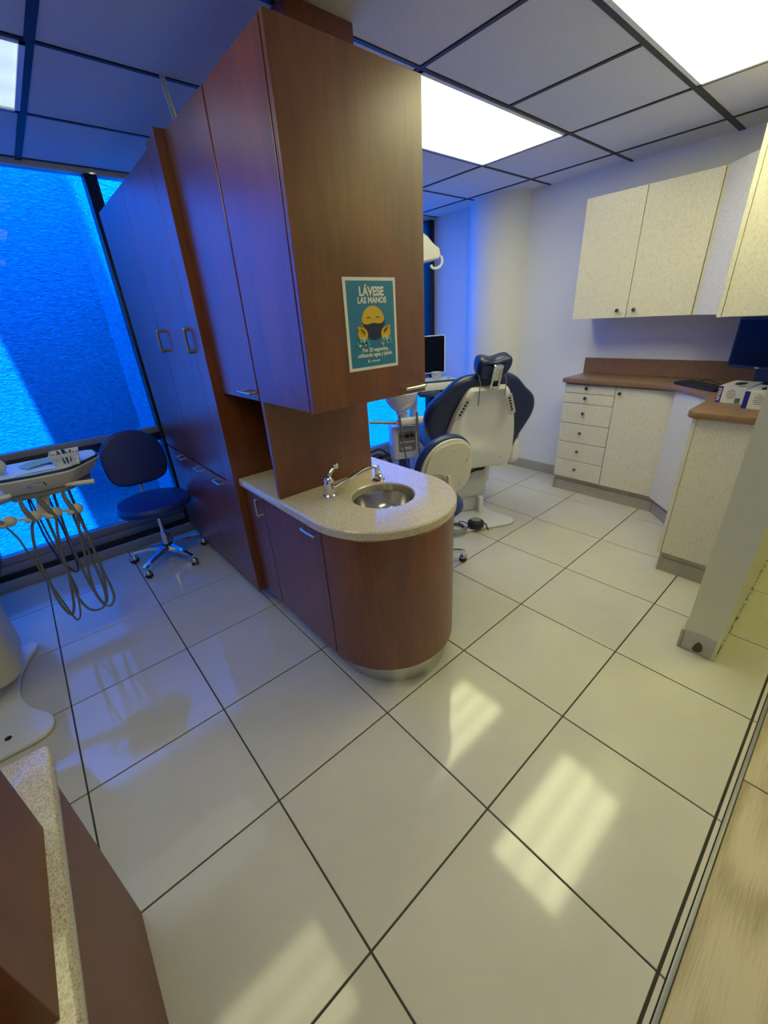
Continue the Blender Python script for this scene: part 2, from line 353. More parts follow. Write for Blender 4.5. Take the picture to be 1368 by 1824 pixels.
for i in range(len(ex)-1):
    for j in range(len(ey)-1):
        x0, x1, y0, y1 = ex[i], ex[i+1], ey[j], ey[j+1]
        if x1-x0 < 0.02 or in_light((x0+x1)/2, (y0+y1)/2): continue
        key = (round(x1-x0, 3), round(y1-y0, 3))
        if key not in tcache: tcache[key] = boxmesh(key[0]-0.018, key[1]-0.018, 0.018, 'ceil_tile', 0.003)
        share('ceiling_tile', tcache[key], (x0+0.009, y0+0.009, H), ceil)
for x in GX[1:]:
    w = 0.015 if abs(x+0.335) < 0.01 else 0.0095
    run = []
    for y0, y1 in zip(ey, ey[1:]):
        if in_light(x, (y0+y1)/2):
            if run: MB().box(x-w, x+w, run[0], run[-1], H-0.004, H+0.028).build('grid_bar', 'tbar', ceil)
            run = []
        else: run = (run or [y0])+[y1]
    if run: MB().box(x-w, x+w, run[0], run[-1], H-0.004, H+0.028).build('grid_bar', 'tbar', ceil)
for y in GY[1:]:
    w = 0.016 if abs(y-0.005) < 0.01 else 0.0085
    MB().box(-3.45, 4.55, y-w, y+w, H-0.0035, H+0.026).build('grid_bar', 'tbar', ceil)
lt = ['lit fluorescent ceiling panel behind the tall cherry cabinet, over the dental chair', 'lit fluorescent ceiling panel at the top right corner, nearest the cream wall cabinets',
      'lit ceiling panel at the left edge near the blue window', 'lit ceiling panel over the aisle beside the left desk, seen as a floor reflection',
      'yellow lit ceiling panel over the oak corridor floor', 'unseen lit ceiling panel added over the corridor behind the left desk']
for n, (x0, x1, y0, y1, mm) in enumerate(LIGHTS[:6]):
    t = root('ceiling_light', ((x0+x1)/2, (y0+y1)/2, H), lt[n], 'ceiling light', 'fluorescent ceiling panels')
    f = MB(); a = 0.010
    for q in ((x0+a, x1-a, y0+a, y0+a+0.018), (x0+a, x1-a, y1-a-0.018, y1-a), (x0+a, x0+a+0.018, y0+a, y1-a), (x1-a-0.018, x1-a, y0+a, y1-a)): f.box(*q, H-0.006, H+0.02)
    f.build('frame', 'white_metal', t)
    MB().box(x0+a+0.016, x1-a-0.016, y0+a+0.016, y1-a-0.016, H+0.002, H+0.008).build('diffuser', mm, t)
# ------------------------------------------------------------------ walls
def wall(name, *b, m='paint'): return MB().box(*b).build(name, m, kind='structure', smooth=False)
wall('wall_right', 3.03, 3.15, -0.70, 2.60, -0.08, H+0.03)
wall('wall_left', -3.42, -3.3, -3.3, 2.60, -0.08, H+0.03)
wall('wall_back', -3.42, 4.6, -3.32, -3.2, -0.08, H+0.03)
wall('wall_corridor', 4.5, 4.62, -3.2, -0.70, -0.08, H+0.03)
pw = wall('wall_partition', 1.268, 4.5, -0.838, -0.705, 0.0, H+0.03, m='paint_warm')
# scuffed tile at the foot of the partition end, chipped patch, crumbling edge
MB().box(1.262, 1.268, -0.826, -0.708, 0.004, 0.108, 0.001).build('end_tile', 'worn', pw, 'scuffed grey tile with a brown chip')
MB().slab(smooth2([(-0.772, 0.012), (-0.788, 0.03), (-0.785, 0.058), (-0.768, 0.072), (-0.757, 0.05), (-0.752, 0.02)], 3), 0, 0.0012, frame_mat((1.2618, 0, 0), (0, 1, 0), (0, 0, 1), (-1, 0, 0))).build('chip', plain('brown_chip', (0.10, 0.06, 0.035), 0.9), pw)
MB().box(1.262, 1.60, -0.7048, -0.692, 0.0, 0.105, 0.001).build('side_tile', 'skirting', pw)
e = MB()
for k in range(46):
    x = 1.268+k*0.032+random.uniform(-.008, .008); r = random.uniform(0.006, 0.014)
    e.ball((x, -0.8385-random.uniform(0, .004), random.uniform(0.008, 0.02) if k > 5 else random.uniform(0.01, 0.08)), r, (1.6, 0.5, random.uniform(.7, 1.5)), 7)
e.build('crumbled_edge', 'plaster', pw, kind='stuff')
MB().box(1.30, 2.9, -0.8402, -0.838, 0.0, 0.012).build('dark_joint', 'hole', pw)
# column in the far corner
colm = MB().lathe([(0.305, 0.0), (0.305, H+0.02)], (3.10, 1.70, 0), 64).build('wall_column', 'paint', kind='structure')
MB().box(3.012, 3.03, 0.74, 1.42, 0.0, 0.092, 0.002).build('baseboard_right', 'skirting', kind='structure')
MB().box(3.012, 3.03, 1.98, 2.46, 0.0, 0.092, 0.002).build('baseboard_column', 'skirting', kind='structure')
# ------------------------------------------------------------------ window wall
bw = MB().box(-3.3, 3.03, 2.44, 2.475, -0.005, 0.064, 0.002).build('baseboard_window', 'skirting', kind='structure')
def window(name, x0, x1, mulls):
    w = root(name, ((x0+x1)/2, 2.53, 0.06), kind='structure')
    MB().box(x0, x1, 2.478, 2.575, 0.0, 0.098).build('sill_base', 'black_alu', w)
    MB().box(x0, x1, 2.492, 2.565, 0.098, 0.155, 0.002).box(x0, x1, 2.505, 2.565, 0.157, 0.212, 0.002).build('bottom_rail', 'grey_alu', w)
    MB().box(x0, x1, 2.50, 2.57, 0.772, 0.828, 0.002).build('cross_rail', 'black_alu', w)
    MB().box(x0, x1, 2.512, 2.56, 0.829, 0.872, 0.002).build('cross_rail', 'grey_alu', w)
    MB().box(x0, x1, 2.49, 2.575, 2.388, H+0.03, 0.002).build('head_rail', 'ltgrey_p', w)
    for x in mulls: MB().box(x-0.034, x+0.034, 2.486, 2.580, 0.098, 2.388, 0.002).build('mullion', 'black_alu', w)
    ed = [x0]+[x for x in mulls]+[x1]
    for a, b in zip(ed, ed[1:]):
        if b-a < 0.1: continue
        MB().box(a, b, 2.534, 2.540, 0.212, 0.772).build('pane', 'glass', w)
        MB().box(a, b, 2.534, 2.540, 0.872, 2.388).build('pane', 'glass', w)
    return w
window('window_1', -3.3, -0.005, [-3.26, -1.62, -0.005])
window('window_2', 0.03, 3.03, [1.50, 2.985])
# ------------------------------------------------------------------ outside
ext = root('wall_exterior', (0, 3.6, -0.3), kind='structure')
MB().box(-7, 8, 3.6, 3.9, -0.3, 7.0).build('stucco_wall', 'stucco', ext, smooth=False)
MB().slab([(0.03, 3.6), (0.12, 3.34), (1.25, 3.34), (1.25, 3.6)], -0.3, 7.0).build('pier', 'stucco', ext, smooth=False)
MB().box(-7, 8, 2.58, 3.6, -0.4, -0.3).build('ground_exterior', plain('concrete', (0.42, 0.41, 0.39), 0.9), kind='structure')
MB().box(-7, 8, -3.5, 2.6, 2.56, 2.85).build('roof_exterior', plain('roof_slab', (0.4, 0.4, 0.4), 0.9), kind='structure')
MB().box(-1.06, -0.24, -1.5, 3.6, 6.3, 6.9).build('shadow_beam_exterior', plain('shadow_beam_grey', (0.45, 0.45, 0.44), 0.9), kind='structure')  # unseen beam, added to cast the slanted shadow band on the stucco

# ------------------------------------------------------------------ central cherry unit
XF = -0.017
# base cabinet with bowed end
t = root('sink_cabinet', (0.3, 0.5, 0), 'bow-fronted cherry sink cabinet on a steel toe kick, in the middle of the room', 'cabinet')
def cap(cx, cy, r, x0, x1, yb, n=28):   # straight sides from yb to cy, half ellipse at the front
    pts = [(x1, yb), (x0, yb)]
    for k in range(n+1):
        a = PI+PI*k/n; pts.append(((x0+x1)/2+(x1-x0)/2*math.cos(a), cy+r*math.sin(a)))
    return pts
MB().slab(cap(0, 0.315, 0.300, XF+0.02, 0.600, 1.068), 0.115, 0.60).build('body', 'wood', t)
MB().box(0.598, 0.615, 0.319, 1.068, 0.117, 0.766, 0.001, 1).build('side_panel', 'wood', t)
MB().box(XF+0.02, 0.597, 1.05, 1.068, 0.60, 0.766).build('back_rail', 'wood', t)
ptsO = [p for p in cap(0, 0.318, 0.320, XF, 0.615, 0.5)][2:]; ptsI = [p for p in cap(0, 0.318, 0.301, XF+0.018, 0.597, 0.5)][2:]
MB().slab([(XF, 0.268)]*0+[p for p in ptsO if True]+ptsI[::-1], 0.117, 0.766, bev=0.0015, seg=1).build('bowed_panel', 'wood', t)
for a, b, hd in ((0.325, 0.838, 0), (0.845, 1.062, 1)):
    d = MB().box(XF, XF+0.019, a, b, 0.118, 0.764, 0.0015, 1).build('door', 'wood', t)
    if hd == 0: bar_handle(d, (XF, 0.335, 0.742), (XF, 0.435, 0.742), (-1, 0, 0))
    else: bar_handle(d, (XF, 0.873, 0.655), (XF, 0.873, 0.742), (-1, 0, 0))
tk = MB().slab(cap(0, 0.315, 0.285, 0.042, 0.565, 1.068), 0.0, 0.115).build('toe_kick', 'steel', t, 'brushed steel toe kick')
# vertical joint with its cover strip on the steel kick
a = math.radians(-48); jx, jy = 0.3035+0.2645*math.cos(a), 0.315+0.288*math.sin(a)
MB().box(-0.008, 0.008, -0.002, 0.002, 0.02, 0.112).build('joint', 'hole', tk, mat=Matrix.Translation((jx, jy, 0)) @ Matrix.Rotation(a+PI/2, 4, 'Z'))
# counter with a hole for the basin
t = root('sink_counter', (0.3, 0.4, 0.768), 'beige speckled countertop with a rounded end holding the sink basin', 'countertop')
bm = bmesh.new(); SX, SY, SR = 0.330, 0.338, 0.139; n = 64
outer = []
for p in cap(0, 0.347, 0.347, -0.030, 0.650, 1.066, 46): outer.append(p)
def ray_hit(ang):
    dx, dy = math.cos(ang), math.sin(ang); best = None
    for (x0, y0), (x1, y1) in zip(outer, outer[1:]+outer[:1]):
        ex_, ey_ = x1-x0, y1-y0; den = dx*ey_-dy*ex_
        if abs(den) < 1e-9: continue
        s_ = ((x0-SX)*ey_-(y0-SY)*ex_)/den; u_ = ((x0-SX)*dy-(y0-SY)*dx)/den
        if s_ > 0 and -1e-6 <= u_ <= 1+1e-6 and (best is None or s_ < best): best = s_
    return SX+dx*best, SY+dy*best
angs = sorted([2*PI*k/n for k in range(n)]+[math.atan2(p[1]-SY, p[0]-SX) % (2*PI) for p in outer[:2]])
O = [ray_hit(a_) for a_ in angs]; I = [(SX+SR*math.cos(a_), SY+SR*math.sin(a_)) for a_ in angs]
def inset(p, c, d):
    v = Vector((p[0]-c[0], p[1]-c[1])); return (c[0]+v.x*(1-d/v.length), c[1]+v.y*(1-d/v.length))
Oi = [inset(p, (SX, SY), 0.006) for p in O]; Io = [(SX+(SR+0.006)*math.cos(a_), SY+(SR+0.006)*math.sin(a_)) for a_ in angs]
levels = [[(p, 0.768) for p in O], [(p, 0.799) for p in O], [(p, 0.805) for p in Oi], [(p, 0.805) for p in Io], [(p, 0.799) for p in I], [(p, 0.768) for p in I]]
V = [[bm.verts.new((p[0], p[1], z)) for p, z in lv] for lv in levels]; n = len(angs)
for a_, b_ in zip(V, V[1:]+V[:1]):
    for k in range(n): bm.faces.new((a_[k], a_[(k+1) % n], b_[(k+1) % n], b_[k]))
bmesh.ops.recalc_face_normals(bm, faces=bm.faces)
q = MB(); q.bm.free(); q.bm = bm; q.build('slab', 'stone', t)
t = root('sink_basin', (SX, SY, 0.66), 'round stainless steel basin set in the speckled countertop', 'sink')
MB().lathe([(SR+0.012, 0.7665), (SR, 0.7665), (SR-0.004, 0.755), (SR-0.015, 0.71), (SR-0.04, 0.672), (SR-0.08, 0.652), (0.024, 0.646), (0.024, 0.642), (SR-0.078, 0.648), (SR-0.036, 0.668), (SR-0.010, 0.708), (SR+0.001, 0.755), (SR+0.012, 0.7645)], (SX, SY, 0), 56).build('bowl', plain('basin_steel', (0.55, 0.54, 0.50), 0.2, 1.0), t)
MB().lathe([(0, 0.642), (0.022, 0.642), (0.024, 0.648), (0.018, 0.650), (0, 0.647)], (SX, SY, 0), 24).build('drain', 'chrome', t)
# tap
FX, FY, FZ = 0.162, 0.507, 0.805
t = root('faucet', (FX, FY, FZ), 'chrome single-lever tap left of the sink basin', 'tap')
MB().lathe([(0, 0), (0.030, 0), (0.030, 0.006), (0.025, 0.012), (0.024, 0.05), (0.026, 0.062), (0.024, 0.078), (0.015, 0.092), (0, 0.096)], (FX, FY, FZ), 28).build('body', 'chrome', t)
MB().tube([(FX, FY, FZ+0.084), (FX+0.014, FY-0.002, FZ+0.105), (FX+0.030, FY-0.004, FZ+0.122), (FX+0.040, FY-0.005, FZ+0.128)], lambda u_: 0.0105-0.003*u_, 12).ball((FX+0.044, FY-0.005, FZ+0.131), 0.0135).build('lever', 'chrome', t)
MB().tube([(FX+0.012, FY-0.006, FZ+0.036), (FX+0.045, FY-0.022, FZ+0.048), (FX+0.10, FY-0.050, FZ+0.076), (FX+0.150, FY-0.075, FZ+0.103), (FX+0.178, FY-0.089, FZ+0.108), (FX+0.195, FY-0.0975, FZ+0.104), (FX+0.199, FY-0.0995, FZ+0.092)], lambda u_: 0.0088-0.0022*u_, 12).cyl((FX+0.1995, FY-0.0997, FZ+0.074), (FX+0.199, FY-0.0995, FZ+0.094), 0.0095, 0.0085).build('spout', 'chrome', t)
# second chrome fitting
DX, DY = 0.436, 0.490
t = root('soap_pump', (DX, DY, FZ), 'small stepped chrome pump on the counter behind the sink basin', 'soap pump')
MB().lathe([(0, 0), (0.029, 0), (0.030, 0.004), (0.024, 0.009), (0.019, 0.012), (0.018, 0.024), (0.0135, 0.028), (0.0125, 0.042), (0.009, 0.045), (0.009, 0.060), (0, 0.062)], (DX, DY, FZ), 26).build('base', 'chrome', t)
MB().cyl((DX, DY, FZ+0.060), (DX, DY, FZ+0.074), 0.007).tube([(DX+0.004, DY, FZ+0.070), (DX-0.014, DY-0.006, FZ+0.071), (DX-0.022, DY-0.009, FZ+0.062)], 0.0045, 8).build('pump_head', 'chrome', t)

# upper tower
t = root('tower_cabinet', (0.25, 0.66, 1.235), 'tall upper cherry cabinet over the sink carrying the handwashing poster', 'cabinet')
YF = 0.251
MB().box(XF+0.021, 0.505, YF+0.024, 1.068, 1.237, 2.178).build('body', 'wood', t)
MB().box(0.505, 0.520, YF+0.022, 1.068, 1.235, 2.182, 0.001, 1).build('side_panel', 'wood', t)
d = MB().box(XF, 0.520, YF, YF+0.019, 1.234, 2.186, 0.0015, 1).build('front_panel', 'wood', t)
bar_handle(d, (0.392, YF, 1.259), (0.492, YF, 1.259), (0, -1, 0), 0.0062)
MB().box(XF, XF+0.019, YF+0.0245, 0.640, 1.235, 2.184, 0.0015, 1).build('door', 'wood', t)
MB().box(XF+0.003, XF+0.02, 0.6425, 0.662, 1.235, 2.184, 0.001, 1).build('divider_edge', 'wood', t)
d = MB().box(XF, XF+0.019, 0.6645, 1.064, 1.235, 2.184, 0.0015, 1).build('door', 'wood', t)
bar_handle(d, (XF, 0.69, 1.266), (XF, 0.80, 1.266), (-1, 0, 0))
MB().box(XF+0.003, 0.518, 0.640, 0.660, 0.8055, 1.236, 0.001, 1).build('splash_panel', 'wood', t)
MB().box(0.500, 0.518, 0.660, 1.068, 0.8055, 1.236).build('niche_back', 'wood', t)
MB().box(0.245, 0.504, 0.552, 0.64, 2.184, H-0.002, 0.001, 1).build('top_filler', 'wood', t)
MB().lathe([(0, 0), (0.03, 0), (0.032, 0.008), (0.026, 0.012), (0, 0.012)], (0.435, 0.56, 1.223), 20).build('puck_light', 'nickel', t)
# tall storage beyond
XT = -0.050
t = root('storage_cabinet', (0.2, 1.7, 0), 'tall cherry storage cabinet running from the niche to the blue window', 'cabinet')
MB().box(XT+0.021, 0.52, 1.072, 2.335, 0.10, 2.166).build('body', 'wood', t)
MB().box(XT-0.004, 0.52, 1.0695, 1.090, 0.096, 2.195, 0.001, 1).build('end_panel', 'wood', t)
MB().box(XT, XT+0.02, 1.091, 1.205, 0.76, 2.182, 0.001, 1).build('filler_strip', 'wood', t)
MB().box(0.03, 0.50, 1.075, 2.335, 0.0, 0.10).build('toe_kick', 'grey_alu', t)
d = MB().box(XT, XT+0.019, 1.2075, 1.7185, 0.772, 2.164, 0.0015, 1).build('door', 'wood', t); bar_handle(d, (XT, 1.222, 1.418), (XT, 1.222, 1.515), (-1, 0, 0), 0.0075, 0.022, 'bronze')
bar_handle(d, (XT, 1.640, 1.418), (XT, 1.640, 1.515), (-1, 0, 0), 0.0075, 0.034, 'bronze')
MB().box(XT, XT+0.019, 1.7215, 2.330, 0.772, 2.164, 0.0015, 1).build('door', 'wood', t)
for a_, b_, h_ in ((1.093, 1.510, 1.31), (1.513, 1.880, 1.635), (1.883, 2.330, 1.995)):
    d = MB().box(XT, XT+0.019, a_, b_, 0.102, 0.758 if a_ > 1.2 else 0.758, 0.0015, 1).build('drawer', 'wood', t)
    bar_handle(d, (XT, h_-0.05, 0.733), (XT, h_+0.05, 0.733), (-1, 0, 0))
# cable from the ceiling
MB().tube([(0.076, 1.215, H+0.01), (0.082, 1.222, 2.36), (0.115, 1.255, 2.27), (0.165, 1.30, 2.19), (0.22, 1.36, 2.174), (0.33, 1.45, 2.174)], 0.011, 8).tube([(0.135, 1.273, 2.235), (0.16, 1.26, 2.24), (0.20, 1.27, 2.20), (0.25, 1.3, 2.175)], 0.006, 8).build('ceiling_cable', 'ltgrey_p', label='grey cable dropping from the ceiling grid onto the tall cherry cabinet', cat='cable')

# ------------------------------------------------------------------ poster
t = root('handwashing_poster', (0.258, YF, 1.35), 'blue handwashing poster with a masked yellow face, on the front of the tall cherry cabinet', 'poster')
px0, px1, pz0, pz1 = 0.145, 0.3715, 1.348, 1.6355
def flat(name, poly, lvl, m, par): 
    return MB().slab(poly, 0, 0.00022, frame_mat((0, YF-0.0016-0.0003*lvl, 0), (1, 0, 0), (0, 0, 1), (0, -1, 0))).build(name, m, par)
sheet = MB().box(px0, px1, YF-0.0014, YF-0.0002, pz0, pz1).build('sheet', 'paper', t)
PW, PH = px1-px0, pz1-pz0
def P(u_, v_): return (px0+u_*PW, pz1-v_*PH)
flat('blue_field', [P(.05, .035), P(.955, .035), P(.955, .965), P(.05, .965)], 0, 'teal', t)
def ell(cu, cv, ru, rv, n=28, rot=0):
    return [P(cu+ru*math.cos(2*PI*k/n)*math.cos(rot)-rv*math.sin(2*PI*k/n)*math.sin(rot), cv+ (ru*math.cos(2*PI*k/n)*math.sin(rot)+rv*math.sin(2*PI*k/n)*math.cos(rot))*PW/PH) for k in range(n)]
face = flat('face', ell(.52, .468, .226, .222), 1, 'yellow', t)
for cu in (.43, .61):
    arc = [(cu-.052+.104*k/8, .432-.022*math.sin(PI*k/8)) for k in range(9)]
    flat('eye', [P(a_, b_) for a_, b_ in arc]+[P(a_, b_+.010*math.sin(PI*k/8)+.002) for k, (a_, b_) in list(enumerate(arc))[::-1]], 2, 'ink', face)
flat('mask', [P(.285, .445), P(.33, .485), P(.40, .492), P(.52, .478), P(.64, .490), P(.71, .478), P(.755, .435), P(.745, .50), P(.70, .555), P(.66, .63), P(.63, .655), P(.53, .672), P(.44, .658), P(.41, .63), P(.385, .57), P(.33, .53)], 3, 'ink', face)
for sg, cu in ((-1, .30), (1, .76)):
    h = flat('hand', ell(cu, .595, .098, .088, 24, sg*-0.5), 4, 'yellow', t)
    for k in range(4): flat('finger', ell(cu+sg*(.060-.034*k), .548+.014*k-(0.016 if k in (1, 2) else 0), .019, .062, 16, sg*0.62), 5, 'yellow', h)
    for k in range(3): flat('finger_line', ell(cu+sg*(.042-.034*k), .560+.015*k, .0045, .055, 10, sg*0.62), 6, 'amber', h)
    flat('wrist', ell(cu-sg*0.01, .660, .078, .045, 20), 5, 'peach', h)
    for k in range(7): flat('bubble', ell(cu-.105+.035*k, .695+.018*math.sin(k*2.3), .026+.008*(k % 3), .026+.008*(k % 3), 12), 6, 'foam' if k % 3 == 1 else 'bubble', h)
def text(name, body, u_, v_, size, m, par, bold=0.0, sx=1.0, loc=None, rot=None, align='CENTER'):
    c = bpy.data.curves.new(name, 'FONT'); c.body = body; c.size = size; c.align_x = align; c.align_y = 'CENTER'; c.offset = bold; c.extrude = 0.0001
    c.resolution_u = 3
    o = bpy.data.objects.new(name, c); COL.objects.link(o)
    if loc is None:
        x, z = P(u_, v_); loc = (x, YF-0.0026, z); rot = (PI/2, 0, 0)
    dg = bpy.context.evaluated_depsgraph_get(); me = bpy.data.meshes.new_from_object(o.evaluated_get(dg)); bpy.data.objects.remove(o)
    o = bpy.data.objects.new(name, me); COL.objects.link(o); me.materials.clear(); me.materials.append(M[m])
    o.parent = par; o.location = Vector(loc)-ORG.get(par.name, Vector((0, 0, 0))); o.rotation_euler = rot; o.scale = (sx, 1, 1)
    return o
text('heading', 'LÁVESE', .515, .148, 0.0365, 'paper', t, 0.0016, 0.92)
text('heading', 'LAS MANOS', .52, .238, 0.0255, 'paper', t, 0.0012, 0.92)
text('caption', 'Por 20 segundos,', .535, .775, 0.0182, 'paper', t, 0.0005, 0.95)
text('caption', 'utilizando agua y jabón', .525, .832, 0.0182, 'paper', t, 0.0005, 0.95)
text('logo_mark', 'C', .385, .905, 0.0125, 'paper', t, 0.0008)
text('logo_text', 'OCLEN.AMA', .525, .906, 0.0072, 'paper', t, 0.0003)
text('mask_mark', 'C', .685, .512, 0.0115, 'paper', face, 0.0006)

# ------------------------------------------------------------------ cream cabinets on the right
XC = 2.690; TZ = 0.135
def skirt(par, a_, b_, nrm, z=0.125, n=2):
    a_ = Vector((*a_, 0)); b_ = Vector((*b_, 0)); d = (b_-a_); L = d.length; d.normalize(); nn = Vector((*nrm, 0)).normalized()
    fm = frame_mat(a_, d, nn, (0, 0, 1))
    for k in range(n): MB().slab([(L*k/n+0.001, -0.012), (L*(k+1)/n-0.001, -0.012), (L*(k+1)/n-0.001, 0), (L*k/n+0.001, 0)], 0.0, z*0.72, fm).build('skirting_tile', 'skirting', par)
    MB().slab([(0, -0.02), (L, -0.02), (L, -0.006), (0, -0.006)], z*0.70, z+0.012, fm).build('toe_board', 'skirting', par)
t = root('base_cabinet', (2.86, 0.32, 0), 'cream base cabinet with six drawers and one door under the brown counter', 'cabinet')
MB().box(XC+0.021, 3.028, -0.07, 0.722, TZ, 0.947).build('body', 'linen', t)
zb = [0.938, 0.869, 0.786, 0.621, 0.459, 0.299, 0.137]
for z1, z0 in zip(zb, zb[1:]):
    d = MB().box(XC, XC+0.019, 0.324, 0.722, z0+0.0022, z1-0.0022, 0.001, 1).build('drawer', 'linen', t)
    knob(d, (XC, 0.537, (z0+z1)/2+0.008), (-1, 0, 0))
d = MB().box(XC, XC+0.019, -0.066, 0.319, 0.139, 0.936, 0.001, 1).build('door', 'linen', t); knob(d, (XC, 0.284, 0.893), (-1, 0, 0))
skirt(t, (2.725, 0.722), (2.725, -0.085), (-1, 0))
MB().box(2.715, 3.028, 0.722, 0.733, 0.0, 0.1).build('skirting_tile', 'skirting', t)
# diagonal corner
DA, DB = Vector((2.690, -0.070, 0)), Vector((2.380, -0.380, 0)); dd = (DB-DA).normalized(); dn = Vector((-1, 1, 0)).normalized(); DL = (DB-DA).length
fmD = frame_mat(DA, dd, dn, (0, 0, 1))
t = root('corner_cabinet', (2.7, -0.4, 0), 'diagonal cream corner cabinet under the brown counter, its door turned to the window', 'cabinet')
MB().slab([(2.705, -0.072), (2.385, -0.392), (2.385, -0.700), (3.028, -0.700), (3.028, -0.072)], TZ, 0.947).build('body', 'linen', t)
d = MB().slab([(0.012, -0.004), (DL-0.012, -0.004), (DL-0.012, 0.012), (0.012, 0.012)], 0.139, 0.944, fmD, 0.001, 1).build('door', 'linen', t)
knob(d, DA+dd*(DL-0.05)+dn*0.012+Vector((0, 0, 0.83)), dn)
skirt(t, DA+Vector((0.06, -0.01, 0)).to_2d().to_3d() if False else (2.728, -0.085), (2.365, -0.428), (-1, 1), n=1)
# return run
t = root('return_cabinet', (2.1, -0.55, 0), 'cream base cabinet end beside the partition wall, glove boxes above', 'cabinet')
MB().box(1.882, 2.382, -0.700, -0.402, TZ, 0.947).build('body', 'linen', t)
MB().box(1.880, 2.376, -0.400, -0.381, 0.125, 0.944, 0.001, 1).build('door', 'linen', t)
skirt(t, (1.905, -0.395), (1.905, -0.70), (-1, 0), n=1); skirt(t, (2.37, -0.395), (1.90, -0.395), (0, 1), n=1)
# brown counter and splashback
t = root('brown_counter', (2.7, 0, 0.948), 'brown laminate countertop turning the corner over the cream base cabinets', 'countertop')
pts = [(3.028, 0.738), (2.662, 0.738), (2.660, 0.12), (2.655, 0.0), (2.62, -0.09), (2.52, -0.20), (2.43, -0.29), (2.36, -0.335), (2.25, -0.350)]
arc = [(1.905+0.05*math.cos(math.radians(a_)), -0.400+0.05*math.sin(math.radians(a_))) for a_ in range(90, 181, 15)]
MB().slab(pts+arc+[(1.855, -0.701), (3.028, -0.701)], 0.948, 0.984, bev=0.006, seg=2, ang=0.9).build('slab', 'brown_top', t)
MB().box(3.010, 3.028, -0.70, 0.735, 0.984, 1.108, 0.002, 1).build('splashback', 'brown_top', t)
MB().box(1.90, 3.010, -0.7005, -0.683, 0.984, 1.108, 0.002, 1).build('splashback', 'brown_top', t)
# wall cabinets
ZA, ZB = 1.418, 2.184
t = root('wall_cabinet', (2.86, 0.34, ZA), 'cream two-door wall cabinet over the brown counter', 'cabinet')
MB().box(XC+0.021, 3.028, -0.066, 0.738, ZA, ZB).build('body', 'linen', t)
for a_, b_, ky in ((0.3515, 0.738, 0.406), (-0.048, 0.3475, 0.297)):
    d = MB().box(XC, XC+0.019, a_, b_, ZA, ZB, 0.001, 1).build('door', 'linen', t); knob(d, (XC, ky, 1.466), (-1, 0, 0))
MB().box(XC+0.008, XC+0.03, -0.066, -0.051, ZA, ZB, 0.001, 1).build('edge_strip', 'cream_p', t)
t = root('corner_wall_cabinet', (2.7, -0.4, ZA), 'diagonal cream wall cabinet in the corner above the black monitor', 'cabinet')
MB().slab([(2.705, -0.072), (2.385, -0.392), (2.385, -0.700), (3.028, -0.700), (3.028, -0.072)], ZA, ZB).build('body', 'linen', t)
d = MB().slab([(0.014, -0.004), (DL-0.012, -0.004), (DL-0.012, 0.012), (0.014, 0.012)], ZA, ZB, fmD, 0.001, 1).build('door', 'linen', t)
knob(d, DA+dd*(DL-0.05)+dn*0.012+Vector((0, 0, 1.466)), dn)
t = root('return_wall_cabinet', (2.1, -0.55, 1.426), 'cream wall cabinet end at the right edge above the glove boxes', 'cabinet')
MB().box(1.872, 2.382, -0.700, -0.387, 1.426, 2.186).build('body', 'linen', t)
MB().box(1.870, 2.376, -0.385, -0.366, 1.424, 2.188, 0.001, 1).build('door', 'linen', t)
# monitor, keyboard, glove boxes
md = Vector((-0.5, -0.866, 0)); mn = Vector((-0.866, 0.5, 0)); fmM = frame_mat(Vector((2.485, -0.345, 0)), md, (0, 0, 1), mn)
t = root('desktop_monitor', (2.42, -0.5, 0.984), 'black desktop monitor in the corner under the cream wall cabinets', 'monitor')
MB().slab(rrect(0, 0.385, 1.135, 1.40, 0.006), -0.035, 0, fmM, 0.003, 1).build('bezel', 'black_p', t)
MB().slab(rrect(0.012, 0.373, 1.150, 1.388, 0.002), 0, 0.0008, fmM).build('screen', 'screen', t)
MB().slab(rrect(0.165, 0.190, 1.140, 1.1465, 0.002), 0, 0.0009, fmM).build('badge', 'ltgrey_p', t)
MB().slab(rrect(0.15, 0.235, 0.985, 1.15, 0.004), -0.06, -0.035, fmM, 0.003, 1).slab(rrect(0.07, 0.29, -0.12, 0.03, 0.02), 0.9845, 1.006, frame_mat(Vector((2.485, -0.345, 0)), md, mn, (0, 0, 1)), 0.004, 1).build('stand', 'black_p', t)
t = root('keyboard', (2.65, -0.25, 0.984), 'black keyboard lying on the brown counter in front of the monitor', 'keyboard')
kd = Vector((-0.62, -0.785, 0)).normalized(); kn = Vector((-0.785, 0.62, 0)).normalized(); fmK = frame_mat(Vector((2.80, -0.12, 0.018)), kd, kn, (0, 0, 1))
MB().slab(rrect(0, 0.36, 0, 0.13, 0.01), 0.967, 0.984, fmK, 0.003, 1).build('case', 'black_p', t)
q = MB()
for r_ in range(5):
    for c_ in range(15):
        x_ = 0.012+c_*0.0225; y_ = 0.012+r_*0.0215; q.slab([(x_, y_), (x_+0.019, y_), (x_+0.019, y_+0.018), (x_, y_+0.018)], 0.984, 0.989, fmK)
q.build('keys', 'rubber', t, kind='stuff')
MB().tube([(2.76, -0.17, 1.003), (2.74, -0.22, 1.016), (2.70, -0.30, 1.003), (2.63, -0.40, 0.990), (2.60, -0.46, 0.990)], 0.003, 6).build('cord', 'black_p', t)
